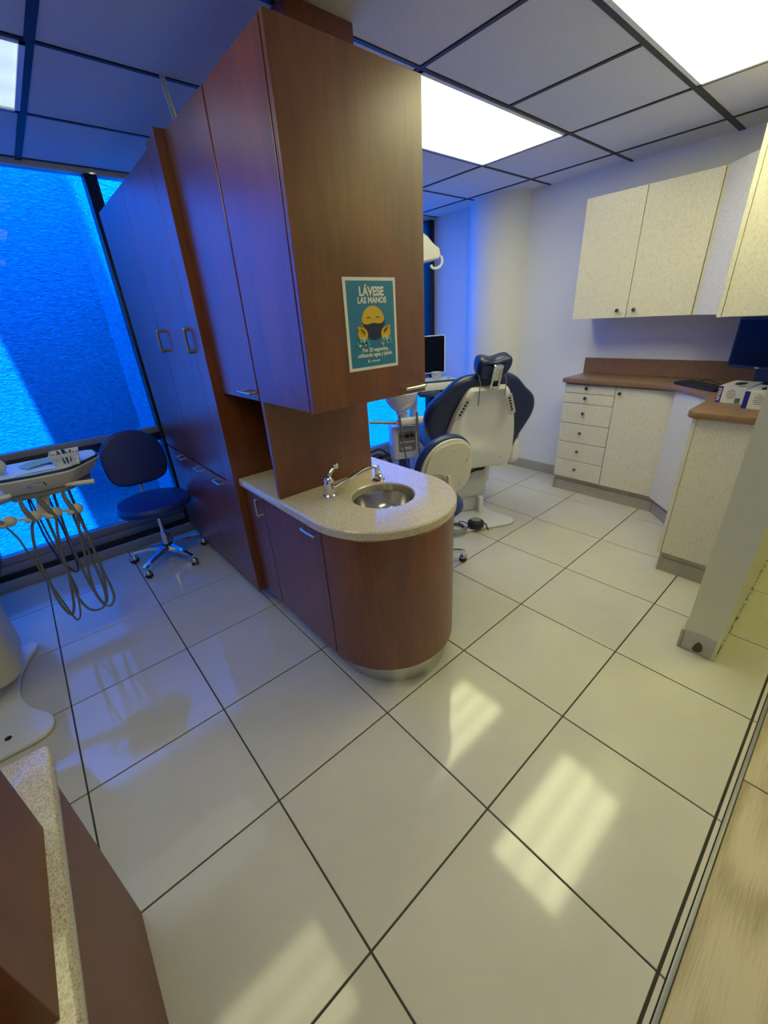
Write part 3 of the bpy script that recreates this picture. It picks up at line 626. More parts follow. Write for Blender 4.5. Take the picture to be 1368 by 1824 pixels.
def glove_box(loc, ang, lab, word):
    t = root('glove_box', loc, lab, 'box', 'boxes of gloves on the brown counter')
    L, Wd, Hh = 0.235, 0.125, 0.088      # x depth, y width, height, front = -x face
    fm = Matrix.Translation(loc) @ Matrix.Rotation(ang, 4, 'Z')
    MB().box(0, L, -Wd, 0, 0, Hh, 0.0008, 1).build('carton', 'card', t, mat=fm)
    f = lambda a_, b_, z0, z1, nm, m, k=1: MB().box(-0.0004*k, 0, a_, b_, z0, z1).build(nm, m, t, mat=fm)
    f(-0.022, 0, 0.001, Hh-0.001, 'blue_stripe', 'blue_print')
    f(-0.108, -0.085, 0.004, 0.030, 'green_patch', 'green_print')
    for k, w in enumerate((0.016, 0.036, 0.042, 0.044, 0.044, 0.03)): f(-0.062-w/2, -0.062+w/2, 0.070-k*0.009, 0.0735-k*0.009, 'print_line', 'grey_print')
    ov = [(0.125+0.055*math.cos(2*PI*k/24), -0.06+0.024*math.sin(2*PI*k/24)) for k in range(24)]
    MB().slab(ov, Hh, Hh+0.0006).build('dispensing_slot', 'hole', t, mat=fm)
    MB().box(0.02, 0.045, -0.105, -0.075, Hh, Hh+0.0005).build('green_patch', 'green_print', t, mat=fm)
    R3 = (fm.to_3x3() @ Matrix(((0, 0, -1), (0, -1, 0), (1, 0, 0))).to_3x3())
    if word:
        R = fm.to_3x3() @ Matrix(((0, 0, -1), (0, 1, 0), (1, 0, 0))) ; R = fm.to_3x3() @ Matrix(((0, 0, -1), (0, -1, 0), (1, 0, 0))).inverted().transposed()
        xa, ya = Vector((0, 0, 1)), Vector((0, 1, 0)); za = xa.cross(ya)
        R = fm.to_3x3() @ Matrix((xa, ya, za)).transposed()
        text('print_word', word, 0, 0, 0.019, 'card', t, 0.0006, 1.0, fm @ Vector((-0.0006, -0.010, 0.044)), R.to_euler())
    return t
glove_box((2.165, -0.400, 0.9845), math.radians(-6), 'white glove box with blue NITRILE stripe, the farther left of two', 'NITRILE')
glove_box((2.050, -0.535, 0.9845), math.radians(-4), 'white glove box half hidden by the partition wall, nearer of two', '')

# ------------------------------------------------------------------ operator stools
def D_shape(w, h, k=0.55, n=40):
    pts = []
    for i in range(n):
        a_ = 2*PI*i/n; c_, s_ = math.cos(a_), math.sin(a_)
        p_ = 2.0/2.15 if s_ >= 0 else 2.0/3.6
        wx = w/2*(1.0+(0.04 if s_ < 0 else 0)*s_)
        pts.append((wx*math.copysign(abs(c_)**p_, c_), (h*(1-k) if s_ >= 0 else h*k)*math.copysign(abs(s_)**p_, s_)))
    return pts
def make_stool():
    t = root('operator_stool', (0, 0, 0))
    MB().lathe([(0, 0.405), (0.17, 0.403), (0.218, 0.414), (0.238, 0.437), (0.235, 0.460), (0.216, 0.477), (0.12, 0.484), (0, 0.480)], (0, -0.01, 0), 44).build('seat', 'blue_vinyl', t)
    MB().lathe([(0, 0.385), (0.10, 0.388), (0.165, 0.400), (0.165, 0.404), (0, 0.404)], (0, -0.01, 0), 32).build('seat_shell', 'cream_p', t)
    th = math.radians(9); cx = Matrix.Translation((0, 0.185, 0.728)) @ Matrix.Rotation(-th, 4, 'X')
    fm = cx @ frame_mat((0, 0, 0), (1, 0, 0), (0, 0, 1), (0, -1, 0))
    MB().slab(D_shape(0.395, 0.375, 0.47), -0.008, 0.042, fm, 0.019, 4).build('backrest', 'blue_vinyl', t)
    sh = MB().slab(D_shape(0.366, 0.352, 0.47), -0.022, -0.007, fm, 0.006, 2).build('back_shell', 'cream_p', t, 'cream plastic shell on the back')
    # raised spine cover and screws on the shell
    sp = smooth2([(0.158, 0.0), (0.10, 0.004), (0.050, -0.012), (0.022, -0.055), (0.014, -0.150), (-0.062, -0.150), (-0.070, -0.060), (-0.095, 0.0), (-0.150, 0.058), (-0.145, 0.10), (-0.10, 0.148), (0.0, 0.168), (0.10, 0.148), (0.148, 0.09)], 3)
    MB().slab(sp, -0.0305, -0.022, fm, 0.003, 1).build('shell_rib', 'cream_p', sh)
    for x_, y_ in ((-0.02, 0.125), (-0.125, 0.045), (0.11, -0.045), (-0.10, -0.105)):
        MB().lathe([(0.007, 0), (0.0045, 0.003), (0.0045, 0.001), (0, 0.001)], (0, 0, 0), 12).build('screw', 'steel', sh, mat=fm @ Matrix.Translation((x_, y_, -0.031 if y_ > 0 else -0.0225)) @ Matrix.Rotation(PI, 4, 'X'))
    MB().tube([(0, 0.214, 0.70), (0, 0.224, 0.60), (0, 0.232, 0.50), (0, 0.230, 0.40), (0, 0.20, 0.372), (0, 0.08, 0.372)], 0.012, 8).box(-0.018, 0.018, 0.222, 0.242, 0.36, 0.46, 0.003, 1).build('back_post', 'cream_p', t)
    MB().cyl((0.018, 0.228, 0.41), (0.075, 0.21, 0.425), 0.018, 0.02).build('knob', 'cream_p', t)
    MB().tube([(0.05, 0.02, 0.385), (0.12, 0.10, 0.372), (0.17, 0.13, 0.37)], 0.005, 8).slab(rrect(0.15, 0.22, 0.11, 0.155, 0.015), 0.362, 0.374, None, 0.004, 1).build('lever', 'cream_p', t)
    MB().cyl((0, 0, 0.10), (0, 0, 0.22), 0.026, 0.023, 20).cyl((0, 0, 0.22), (0, 0, 0.40), 0.014, 0.014, 16).build('gas_column', 'chrome', t)
    MB().lathe([(0, 0.075), (0.04, 0.08), (0.048, 0.10), (0.04, 0.122), (0.028, 0.128), (0, 0.128)], (0, 0, 0), 20).build('hub', 'black_p', t)
    for k in range(5):
        a_ = math.radians(62+72*k); d_ = Vector((math.cos(a_), math.sin(a_), 0)); n_ = Vector((-d_.y, d_.x, 0))
        fm = frame_mat((0, 0, 0), d_, n_, (0, 0, 1))
        q = bmesh.new(); pr = [(0.03, 0.026, 0.085, 0.122), (0.12, 0.019, 0.085, 0.110), (0.22, 0.013, 0.075, 0.095), (0.262, 0.012, 0.064, 0.084)]
        R_ = [[q.verts.new((x_, -w_, z0)), q.verts.new((x_, w_, z0)), q.verts.new((x_, w_*0.75, z1)), q.verts.new((x_, -w_*0.75, z1))] for x_, w_, z0, z1 in [(a0, b0, c0, e0) for a0, b0, c0, e0 in pr]]
        R_ = [[v_ for v_ in r_] for r_ in R_]
        for r0, r1 in zip(R_, R_[1:]):
            for i_ in range(4): q.faces.new((r0[i_], r0[(i_+1) % 4], r1[(i_+1) % 4], r1[i_]))
        q.faces.new(R_[0][::-1]); q.faces.new(R_[-1])
        mbq = MB(); mbq._merge(q, fm); mbq.build('base_arm', 'chrome', t)
        c_ = d_*0.252
        ca = MB().cyl((c_.x, c_.y, 0.050), (c_.x, c_.y, 0.072), 0.009).lathe([(0, 0.056), (0.018, 0.053), (0.027, 0.040), (0.028, 0.030), (0.024, 0.030), (0.015, 0.046), (0, 0.048)], (c_.x+n_.x*0.008, c_.y+n_.y*0.008, 0), 14).build('caster', 'chrome', t)
        w_ = Vector((c_.x+n_.x*0.008, c_.y+n_.y*0.008, 0.024)); mbw = MB()
        ax = (d_*0.5+n_*0.85).normalized()
        mbw.cyl(w_-ax*0.022, w_-ax*0.005, 0.0238, 0.0238, 20).cyl(w_+ax*0.005, w_+ax*0.022, 0.0238, 0.0238, 20).build('wheel', 'rubber', ca)
    return t
st = make_stool(); st.location = (-0.290, 2.085, 0); st.rotation_euler = (0, 0, math.radians(2))
for ch in st.children:
    if ch.name.startswith(('base_arm', 'caster')): ch.rotation_euler = (0, 0, math.radians(11))
st['label'] = 'navy blue operator stool standing by the blue window'; st['category'] = 'stool'; st['group'] = 'operator stools'
s2 = copy_tree(st); s2.location = (0.945, 0.665, 0); s2.rotation_euler = (0, 0, math.radians(170))
for ch in s2.children:
    if ch.name.startswith(('base_arm', 'caster')): ch.rotation_euler = (0, 0, math.radians(20))
s2['label'] = 'operator stool with its cream back shell turned to us behind the sink cabinet'

# ------------------------------------------------------------------ dental chairs
cp = root('dental_chair', (0, 0, 0))       # local: x right, y to the feet, near edge of the plate at y=0
pl = [(-0.22, 0.0), (-0.1, 0.0), (0.1, 0.0), (0.22, 0.0), (0.272, 0.018), (0.293, 0.06), (0.288, 0.11), (0.262, 0.16), (0.215, 0.24), (0.185, 0.36), (0.19, 0.50), (0.225, 0.62), (0.258, 0.69), (0.268, 0.74), (0.235, 0.778), (0.12, 0.785)]
pl = pl+[(-x_, y_) for x_, y_ in pl[:3:-1]]
def make_base(par, ped_white=True):
    MB().slab(smooth2(pl, 4), 0.003, 0.022, None, 0.006, 2, ang=0.6).build('base_plate', 'white_metal', par)
PT = Matrix.Translation((0, 0, 0))
make_base(cp)
MB().slab(rrect(-0.13, 0.13, 0.30, 0.66, 0.06, 5), 0.022, 0.17, None, 0.02, 2).slab(rrect(-0.19, 0.19, 0.28, 0.72, 0.09, 6), 0.15, 0.40, None, 0.03, 3).build('lift_column', 'ltgrey_p', cp)
MB().box(0.085, 0.125, 0.24, 0.29, 0.022, 0.16, 0.008).build('column_foot', 'white_p', cp)
MB().box(0.185, 0.225, 0.36, 0.46, 0.24, 0.40, 0.012).build('link_cover', 'white_p', cp)
MB().tube([(-0.1, 0.26, 0.40), (-0.03, 0.24, 0.385), (0.05, 0.25, 0.40), (0.12, 0.27, 0.395), (0.17, 0.33, 0.41)], 0.008, 8).build('cable', 'black_p', cp)
MB().slab(smooth2([(-0.26, 0.30), (0.27, 0.30), (0.27, 0.6), (0.22, 0.85), (0.20, 1.1), (0.16, 1.28), (-0.15, 1.28), (-0.18, 1.1), (-0.19, 0.85), (-0.24, 0.6)], 4), 0.47, 0.56, None, 0.03, 3).build('seat_cushion', 'navy', cp)
MB().slab(smooth2([(-0.22, 0.32), (0.22, 0.32), (0.22, 0.6), (0.16, 1.1), (-0.15, 1.1), (-0.2, 0.6)], 4), 0.40, 0.47, None, 0.02, 2).build('seat_pan', 'white_p', cp)
for sg in (1,):
    sc = MB().slab(rrect(0.22, 0.42, 0.42, 0.615, 0.05), 0.365*sg-0.035, 0.365*sg+0.035, frame_mat((0, 0, 0), (0, 1, 0), (0, 0, 1), (1, 0, 0)), 0.02, 3).build('side_cover', 'white_p', cp)
    MB().box(0.365*sg-0.03, 0.365*sg+0.03, 0.24, 0.42, 0.612, 0.665, 0.012).build('armrest_pad', 'grey_p', sc)
    MB().box(min(sg*0.2, sg*0.34), max(sg*0.2, sg*0.34), 0.28, 0.38, 0.43, 0.50, 0.01).build('bracket', 'white_p', sc)
th = 0.3; nn = Vector((0, 1, th)).normalized(); ss = Vector((0, -th, 1)).normalized()
BF = frame_mat((0.015, 0.27, 0.45), (1, 0, 0), ss, nn)
hw = [(0.0, 0.722), (0.09, 0.716), (0.17, 0.705), (0.235, 0.672), (0.31, 0.60), (0.385, 0.535), (0.415, 0.46), (0.412, 0.39), (0.385, 0.31), (0.345, 0.21), (0.32, 0.10), (0.29, 0.03), (0.15, 0.01)]
ol = hw+[(-x_, y_) for x_, y_ in hw[:0:-1]]
back = MB().slab(smooth2(ol, 3), -0.030, 0.060, BF, 0.036, 4, ang=0.8).build('backrest', 'navy', cp)
hs = [(0.0, 0.652), (0.10, 0.653), (0.135, 0.642), (0.165, 0.60), (0.205, 0.51), (0.24, 0.40), (0.268, 0.28), (0.285, 0.16), (0.29, 0.05), (0.265, 0.0), (0.20, -0.006), (0.10, 0.0)]
so = hs+[(-x_, y_) for x_, y_ in hs[:0:-1]]
so = smooth2(so, 3); q = bmesh.new(); rings = []; cyx = (0.0, 0.33)
def sst(t_): t_ = max(0.0, min(1.0, t_)); return t_*t_*(3-2*t_)
for sc_, n_ in ((1.0, -0.024), (1.0, -0.050), (0.985, -0.064), (0.955, -0.071), (0.90, None), (0.85, None), (0.8, None), (0.74, None), (0.67, None), (0.6, None), (0.5, None), (0.4, None), (0.3, None), (0.2, None), (0.1, None)):
    rg = []
    for p_ in so:
        x_, y_ = cyx[0]+sc_*(p_[0]-cyx[0]), cyx[1]+sc_*(p_[1]-cyx[1])
        w_ = 0.155 if y_ < 0.5 else 0.155-0.25*(y_-0.5)
        dd_ = math.sqrt((x_/w_)**2+((y_-0.42)/(0.215 if y_ < 0.42 else 0.30))**2)
        low = sst((0.185-y_)/0.03)*0.006
        rg.append(q.verts.new(BF @ Vector((x_, y_, (n_ if n_ is not None else -0.071)+0.036*sst((1.12-dd_)/0.32)*(1 if n_ is None else 0)-low*(1 if n_ is None else 0.5)))))
    rings.append(rg)
for r0, r1 in zip(rings, rings[1:]):
    for k in range(len(so)): q.faces.new((r0[k], r0[(k+1) % len(so)], r1[(k+1) % len(so)], r1[k]))
q.faces.new(rings[-1]); q.faces.new(rings[0][::-1])
mbq = MB(); mbq._merge(q); shell = mbq.build('back_shell', 'white_p', cp, 'white moulded shell with a dished panel')
MB().lathe([(0.006, 0), (0.004, 0.002), (0, 0.001)], (0, 0, 0), 12).build('screw', 'grey_p', shell, mat=BF @ Matrix.Translation((0.19, 0.085, -0.0765)) @ Matrix.Rotation(PI, 4, 'X'))
for sg in (-1, 1):
    a0, a1 = Vector((sg*0.148, 0.585)), Vector((sg*0.205, 0.455)); dv = (a1-a0).normalized(); pv = Vector((dv.y, -dv.x))
    fp = BF @ frame_mat((a0.x, a0.y, -0.070), (dv.x, dv.y, 0), (pv.x, pv.y, 0), (0, 0, -1))
    kp = MB().slab(rrect(-0.012, 0.155, -0.024, 0.024, 0.008), 0, 0.004, fp, 0.001, 1).build('keypad', 'ltgrey_p', cp)
    for k in range(5): MB().lathe([(0.0088, 0), (0.0088, 0.003), (0, 0.0035)], (0, 0, 0), 12).build('button', 'black_p', kp, mat=fp @ Matrix.Translation((0.018+k*0.024, 0, 0.004)))
hd = smooth2([(-0.105, 0.775), (-0.100, 0.835), (-0.06, 0.847), (0.0, 0.833), (0.06, 0.847), (0.105, 0.850), (0.128, 0.825), (0.125, 0.775), (0.09, 0.725), (0.04, 0.70), (-0.04, 0.70), (-0.085, 0.725)], 4)
MB().slab(hd, -0.075, 0.045, BF, 0.034, 4, ang=0.8).build('headrest', 'navy', cp)
q = MB()
for x_ in (-0.026, 0.026): q.slab(rrect(x_-0.007, x_+0.007, 0.655, 0.80, 0.003), -0.098, -0.076, BF @ Matrix.Translation((0.012, 0, 0)) )
q.slab(rrect(-0.014, 0.038, 0.665, 0.675, 0.002), -0.097, -0.075, BF).slab(rrect(-0.014, 0.038, 0.71, 0.80, 0.004), -0.094, -0.072, BF, 0.002, 1).slab(rrect(-0.02, 0.046, 0.782, 0.815, 0.01), -0.102, -0.07, BF, 0.005, 2)
q.build('headrest_bracket', 'chrome', cp)
for sx, l_ in ((-0.100, 0.545), (0.085, 0.600)):
    pp = [BF @ Vector((sx, 0.745, -0.06)), BF @ Vector((sx+0.008, 0.70, -0.088)), BF @ Vector((sx+0.012, 0.64, -0.092)), BF @ Vector((sx+0.02, l_, -0.092))]
    MB().tube(pp, 0.0035, 6).build('bib_cord', 'grey_tube', cp)
# right chair placed; its look stays for the other room
cp.location = (1.57+0.888*0.02, 0.70-0.459*0.02, 0); cp.rotation_euler = (0, 0, math.atan2(0.888, 0.459)-PI/2)
cp['label'] = 'navy dental chair with a white back shell, between the cherry unit and cream cabinets'; cp['category'] = 'dental chair'
# left chair: only its plate, column cover and seat edge reach into the picture
c2 = root('dental_chair', (-1.375, 0.895, 0), 'white plated dental chair cut off by the left edge', 'dental chair')
L2 = Matrix.Translation((-1.375, 0.895, 0))
MB().slab(smooth2(pl, 4), 0.003, 0.022, None, 0.006, 2, ang=0.6).build('base_plate', 'white_metal', c2, mat=L2)
MB().slab(rrect(-0.13, 0.10, 0.30, 0.66, 0.06, 5), 0.022, 0.17, None, 0.02, 2).slab(rrect(-0.25, 0.222, 0.36, 0.80, 0.09, 6), 0.075, 0.39, None, 0.03, 3).build('lift_column', 'cream_p', c2, mat=L2)
MB().slab(smooth2([(-0.27, 0.38), (0.20, 0.38), (0.235, 0.6), (0.272, 0.95), (0.24, 1.3), (0.15, 1.5), (-0.17, 1.5), (-0.22, 1.3), (-0.25, 0.95), (-0.28, 0.6)], 4), 0.42, 0.51, None, 0.03, 3).build('seat_cushion', 'navy', c2, mat=L2)
MB().slab(smooth2([(-0.22, 0.40), (0.14, 0.40), (0.16, 0.7), (0.14, 1.2), (-0.2, 1.2), (-0.24, 0.6)], 4), 0.395, 0.43, None, 0.01, 2).build('seat_pan', 'white_p', c2, mat=L2)
for ch in list(cp.children):
    if ch.name.split('.')[0] in ('backrest', 'back_shell', 'headrest', 'headrest_bracket', 'keypad'): copy_tree(ch, c2).location.x = -0.06
MB().lathe([(0.004, 0), (0.012, 0.001), (0.012, 0.003), (0, 0.004)], (-1.235, 0.985, 0.0225), 12).build('bolt', 'black_p', c2)
# foot pedal on the right plate
FP = Vector((1.565, 0.735, 0.0222))
t = root('foot_pedal', FP, 'black round foot control lying on the white chair plate', 'foot pedal')
MB().lathe([(0, 0), (0.052, 0), (0.06, 0.01), (0.064, 0.034), (0.058, 0.05), (0.042, 0.058), (0, 0.06)], FP, 28).build('body', 'black_p', t)
MB().lathe([(0, 0.058), (0.034, 0.058), (0.037, 0.066), (0.028, 0.070), (0, 0.069)], FP, 24).build('foot_disc', 'grey_p', t)
MB().tube([FP+Vector(v_) for v_ in ((-0.05, 0.02, 0.02), (-0.075, 0.035, 0.012), (-0.105, 0.055, 0.03), (-0.11, 0.075, 0.055), (-0.09, 0.06, 0.06), (-0.06, 0.03, 0.04))], 0.004, 8).tube([FP+Vector(v_) for v_ in ((0.05, -0.03, 0.03), (0.055, -0.055, 0.02), (0.03, -0.085, 0.006), (0.022, -0.10, 0.004))], 0.005, 8).build('cord', 'black_p', t)
q = MB()
for k in range(3):
    r_ = 0.075-0.008*k; q.tube([FP+Vector((-0.135+r_*math.cos(2*PI*i/16), 0.075+r_*math.sin(2*PI*i/16), 0.006+k*0.011)) for i in range(17)], 0.0055, 8, 3)
q.build('hose_coil', 'grey_p', t)

# ------------------------------------------------------------------ left delivery unit
t = root('delivery_unit', (-1.80, 1.78, 0), 'white instrument delivery head with hanging hoses in front of the left window', 'dental delivery unit')
pt = [(-0.955, 1.455), (-0.83, 1.425), (-0.695, 1.415), (-0.660, 1.43), (-0.535, 1.585), (-0.525, 1.63), (-0.53, 1.74), (-0.56, 1.765), (-0.92, 1.775), (-0.955, 1.75)]
plw = [(-0.93, 1.50), (-0.83, 1.475), (-0.715, 1.475), (-0.69, 1.49), (-0.60, 1.61), (-0.595, 1.64), (-0.60, 1.71), (-0.62, 1.725), (-0.90, 1.735), (-0.93, 1.71)]
MB().slab(plw, 0.865, 0.945, None, 0.010, 2, top=pt).build('body', 'cream_p', t)
MB().slab([(p_[0]*0.985-0.011, p_[1]*0.985+0.024) for p_ in plw], 0.838, 0.866, None, 0.006, 1).build('underside', 'grey_p', t)
ti = [((p_[0]+0.76)*0.965-0.76, (p_[1]-1.60)*0.93+1.605) for p_ in pt]
tr = MB().slab(ti, 0.945, 0.957, None, 0.003, 1).build('tray', 'tray', t)
MB().slab([((p_[0]+0.76)*0.93-0.76, (p_[1]-1.60)*0.88+1.605) for p_ in pt], 0.957, 0.9585).build('tray_liner', 'paper_liner', tr)
pnl = frame_mat((-0.79, 1.4365, 0.912), (1, 0, 0), (0, -0.50, 0.86), (0, -0.86, -0.50))
kp = MB().slab([(0.062*math.cos(2*PI*k/28), 0.021*math.sin(2*PI*k/28)) for k in range(28)], -0.004, 0.0045, frame_mat((-0.795, 1.452, 0.909), (1, 0.02, 0), (0.0, -0.60, 0.80), (0.0, -0.80, -0.60))).build('keypad', 'light_blue', t)
for k in range(8):
    u_ = -0.036+0.0105*(k % 4)+0.004*(k//4)+(0.012 if k % 4 > 2 else 0); v_ = 0.006-0.013*(k//4)
    MB().ball((-0.795+u_*1.1, 1.4472-v_*0.6, 0.9065+v_*0.8), 0.0042, (1.3, 1, 1), 10).build('button', 'white_p' if k % 4 < 3 else 'ink', kp)
MB().cyl((-0.715, 1.475, 0.872), (-0.60, 1.455, 0.862), 0.0105, 0.012, 16).build('handle', 'white_p', t)
MB().cyl((-0.92, 1.49, 0.876), (-1.02, 1.475, 0.872), 0.0105, 0.012, 16).build('handle', 'white_p', t)
MB().slab([(-0.870, 0.735), (-0.818, 0.735), (-0.778, 0.868), (-0.828, 0.868)], 1.505, 1.535, frame_mat((0, 0, 0), (1, 0, 0), (0, 0, 1), (0, 1, 0)), 0.005, 1).build('hanger_post', 'cream_p', t)
MB().cyl((-1.06, 1.505, 0.768), (-0.70, 1.505, 0.731), 0.0065, 0.0065, 12).build('hanger_bar', 'white_metal', t)
for x_, z_ in ((-0.978, 0.758), (-0.885, 0.752), (-0.806, 0.744), (-0.722, 0.735)):
    MB().ball((x_+0.012, 1.50, z_), 0.027, (1, 0.8, 1)).ball((x_-0.015, 1.485, z_-0.006), 0.018, (1, 1, 0.8)).build('holder', 'cream_p', t)
for pts in ([(-0.897, 1.475, 0.850), (-0.898, 1.475, 0.815), (-0.892, 1.478, 0.775), (-0.882, 1.483, 0.735)], [(-0.838, 1.475, 0.845), (-0.828, 1.478, 0.815), (-0.815, 1.482, 0.77), (-0.80, 1.485, 0.72)],
            [(-0.738, 1.478, 0.845), (-0.737, 1.48, 0.80), (-0.728, 1.483, 0.75), (-0.718, 1.486, 0.71)], [(-1.03, 1.475, 0.82), (-1.005, 1.478, 0.785), (-0.985, 1.482, 0.745)]):
    MB().tube(pts, lambda u_: 0.007+0.004*min(1, u_*2), 10).build('handpiece', 'grey_p', t)
HO = {'A': [(-0.882, 1.483, 0.735), (-0.902, 1.5, 0.70), (-0.925, 1.5, 0.601), (-0.934, 1.5, 0.491), (-0.934, 1.5, 0.39), (-0.934, 1.5, 0.283), (-0.923, 1.5, 0.204), (-0.908, 1.505, 0.178), (-0.886, 1.52, 0.222), (-0.866, 1.53, 0.319), (-0.849, 1.54, 0.42), (-0.84, 1.56, 0.60), (-0.838, 1.58, 0.85)],
      'B': [(-0.80, 1.485, 0.72), (-0.818, 1.49, 0.655), (-0.834, 1.5, 0.562), (-0.845, 1.5, 0.466), (-0.853, 1.5, 0.366), (-0.855, 1.5, 0.259), (-0.832, 1.5, 0.17), (-0.787, 1.505, 0.144), (-0.751, 1.515, 0.174), (-0.735, 1.53, 0.28), (-0.735, 1.55, 0.50), (-0.735, 1.58, 0.85)],
      'C': [(-0.718, 1.486, 0.71), (-0.739, 1.5, 0.604), (-0.756, 1.5, 0.477), (-0.772, 1.5, 0.361), (-0.779, 1.5, 0.255), (-0.765, 1.505, 0.171), (-0.743, 1.51, 0.185), (-0.718, 1.515, 0.316), (-0.712, 1.52, 0.421), (-0.710, 1.54, 0.60), (-0.712, 1.58, 0.85)],
      'D': [(-0.718, 1.488, 0.712), (-0.711, 1.49, 0.593), (-0.711, 1.49, 0.474), (-0.710, 1.49, 0.349), (-0.705, 1.49, 0.253), (-0.713, 1.49, 0.18), (-0.745, 1.495, 0.147), (-0.775, 1.52, 0.19), (-0.79, 1.55, 0.35), (-0.79, 1.58, 0.60), (-0.77, 1.60, 0.85)],
      'E': [(-0.985, 1.482, 0.745), (-0.964, 1.5, 0.658), (-0.958, 1.5, 0.583), (-0.948, 1.5, 0.515), (-0.944, 1.51, 0.429), (-0.929, 1.51, 0.334), (-0.913, 1.51, 0.198), (-0.902, 1.515, 0.13), (-0.880, 1.52, 0.148), (-0.858, 1.53, 0.242), (-0.847, 1.54, 0.309), (-0.86, 1.57, 0.55), (-0.87, 1.60, 0.85)],
      'F': [(-0.86, 1.61, 0.85), (-0.877, 1.6, 0.80), (-0.879, 1.6, 0.671), (-0.877, 1.6, 0.573), (-0.86, 1.6, 0.45), (-0.82, 1.6, 0.36), (-0.80, 1.61, 0.45), (-0.80, 1.62, 0.85)]}
for k_, pts in HO.items(): MB().tube(pts, 0.0062 if k_ not in 'EF' else 0.0042, 8, 5).build('hose', 'grey_tube' if k_ != 'F' else 'blue_print', t)
# swing arm and floor post outside the frame
MB().tube([(-0.90, 1.62, 0.85), (-1.25, 1.68, 0.80), (-1.80, 1.78, 0.82)], 0.028, 12, 6).cyl((-1.80, 1.78, 0.0), (-1.80, 1.78, 0.86), 0.04, 0.035, 20).lathe([(0, 0), (0.11, 0), (0.11, 0.015), (0.05, 0.03), (0, 0.03)], (-1.80, 1.78, 0), 24).build('support_arm', 'cream_p', t)
MB().ball((-0.925, 1.56, 1.0), 0.034).cyl((-0.93, 1.56, 0.94), (-0.925, 1.56, 1.0), 0.012).build('grip_ball', 'cream_p', t)
# basket with small tools, masks
BX, BY = -0.672, 1.512
t = root('tool_basket', (BX, BY, 0.9586), 'small white slotted plastic basket of tools on the delivery tray', 'basket')
rb = Matrix.Translation((BX, BY, 0.9588)) @ Matrix.Rotation(math.radians(-6), 4, 'Z')
q = MB(); lw, ld, uw, ud, hh = 0.046, 0.042, 0.058, 0.056, 0.062
def quadstrip(q, a_, b_, c_, d_, thk):
    bmq = bmesh.new(); A = [Vector(a_), Vector(b_), Vector(c_), Vector(d_)]; n_ = (A[1]-A[0]).cross(A[3]-A[0]).normalized()*thk
    lo = [bmq.verts.new(v_) for v_ in A]; hi = [bmq.verts.new(v_+n_) for v_ in A]
    bmq.faces.new(lo[::-1]); bmq.faces.new(hi)
    for i_ in range(4): bmq.faces.new((lo[i_], lo[(i_+1) % 4], hi[(i_+1) % 4], hi[i_]))
    q._merge(bmq)
for sx, sy, ax in ((0, -1, 0), (0, 1, 0), (-1, 0, 1), (1, 0, 1)):
    n_ = 8
    def pp(u_, h_):
        w_ = lw+(uw-lw)*h_; d_ = ld+(ud-ld)*h_
        return ((u_*2-1)*w_, sy*d_, h_*hh) if ax == 0 else (sx*w_, (u_*2-1)*d_, h_*hh)
    for h0, h1 in ((0, 0.18), (0.72, 1.0)): quadstrip(q, pp(0, h0), pp(1, h0), pp(1, h1), pp(0, h1), 0.0018)
    for k in range(n_+1):
        u0 = max(0, k/n_-0.028); u1 = min(1, k/n_+0.028); quadstrip(q, pp(u0, 0.15), pp(u1, 0.15), pp(u1, 0.75), pp(u0, 0.75), 0.0018)
q.box(-lw, lw, -ld, ld, 0, 0.002).build('shell', 'white_p', t, mat=rb)
for k in range(8):
    x_ = random.uniform(-.035, .035); y_ = random.uniform(-.03, .03)
    o = MB().cyl((x_*0.6, y_*0.6, 0.006), (x_, y_, random.uniform(0.058, 0.075)), 0.004, 0.0035, 10).build('dental_tool', 'ink' if k % 3 else 'blue_print', mat=rb @ Matrix.Identity(4))
    o['label'] = 'small dark navy tool standing in the white basket' if k % 3 else 'small bright blue tool standing in the white basket'; o['category'] = 'tool'; o['group'] = 'tools in the white basket'
mk = [('folded light blue face mask spread on the delivery tray beside the basket', (-0.772, 1.60, 0.9632), 0.35, 0.010), ('white edged face mask lying under the blue mask on the tray', (-0.795, 1.515, 0.9592), -0.1, 0.003)]
for lab, c_, an, hgt in mk:
    o_ = root('face_mask', c_, lab, 'face mask', 'face masks on the tray'); fm = Matrix.Translation(c_) @ Matrix.Rotation(an, 4, 'Z')
    bmq = bmesh.new(); nx, ny = 10, 14; g_ = [[bmq.verts.new(((i_/nx-0.5)*0.15, (j_/ny-0.5)*0.095, hgt*(1-(2*i_/nx-1)**2)*(0.6+0.4*math.sin(j_*1.9))+hgt*0.4)) for j_ in range(ny+1)] for i_ in range(nx+1)]
    for i_ in range(nx):
        for j_ in range(ny): bmq.faces.new((g_[i_][j_], g_[i_+1][j_], g_[i_+1][j_+1], g_[i_][j_+1]))
    ex_ = bmesh.ops.extrude_face_region(bmq, geom=list(bmq.faces)); bmesh.ops.translate(bmq, vec=(0, 0, 0.0015), verts=[v_ for v_ in ex_['geom'] if isinstance(v_, bmesh.types.BMVert)])
    q = MB(); q._merge(bmq); q.build('panel', 'mask' if hgt > 0.005 else 'paper_liner', o_, mat=fm)

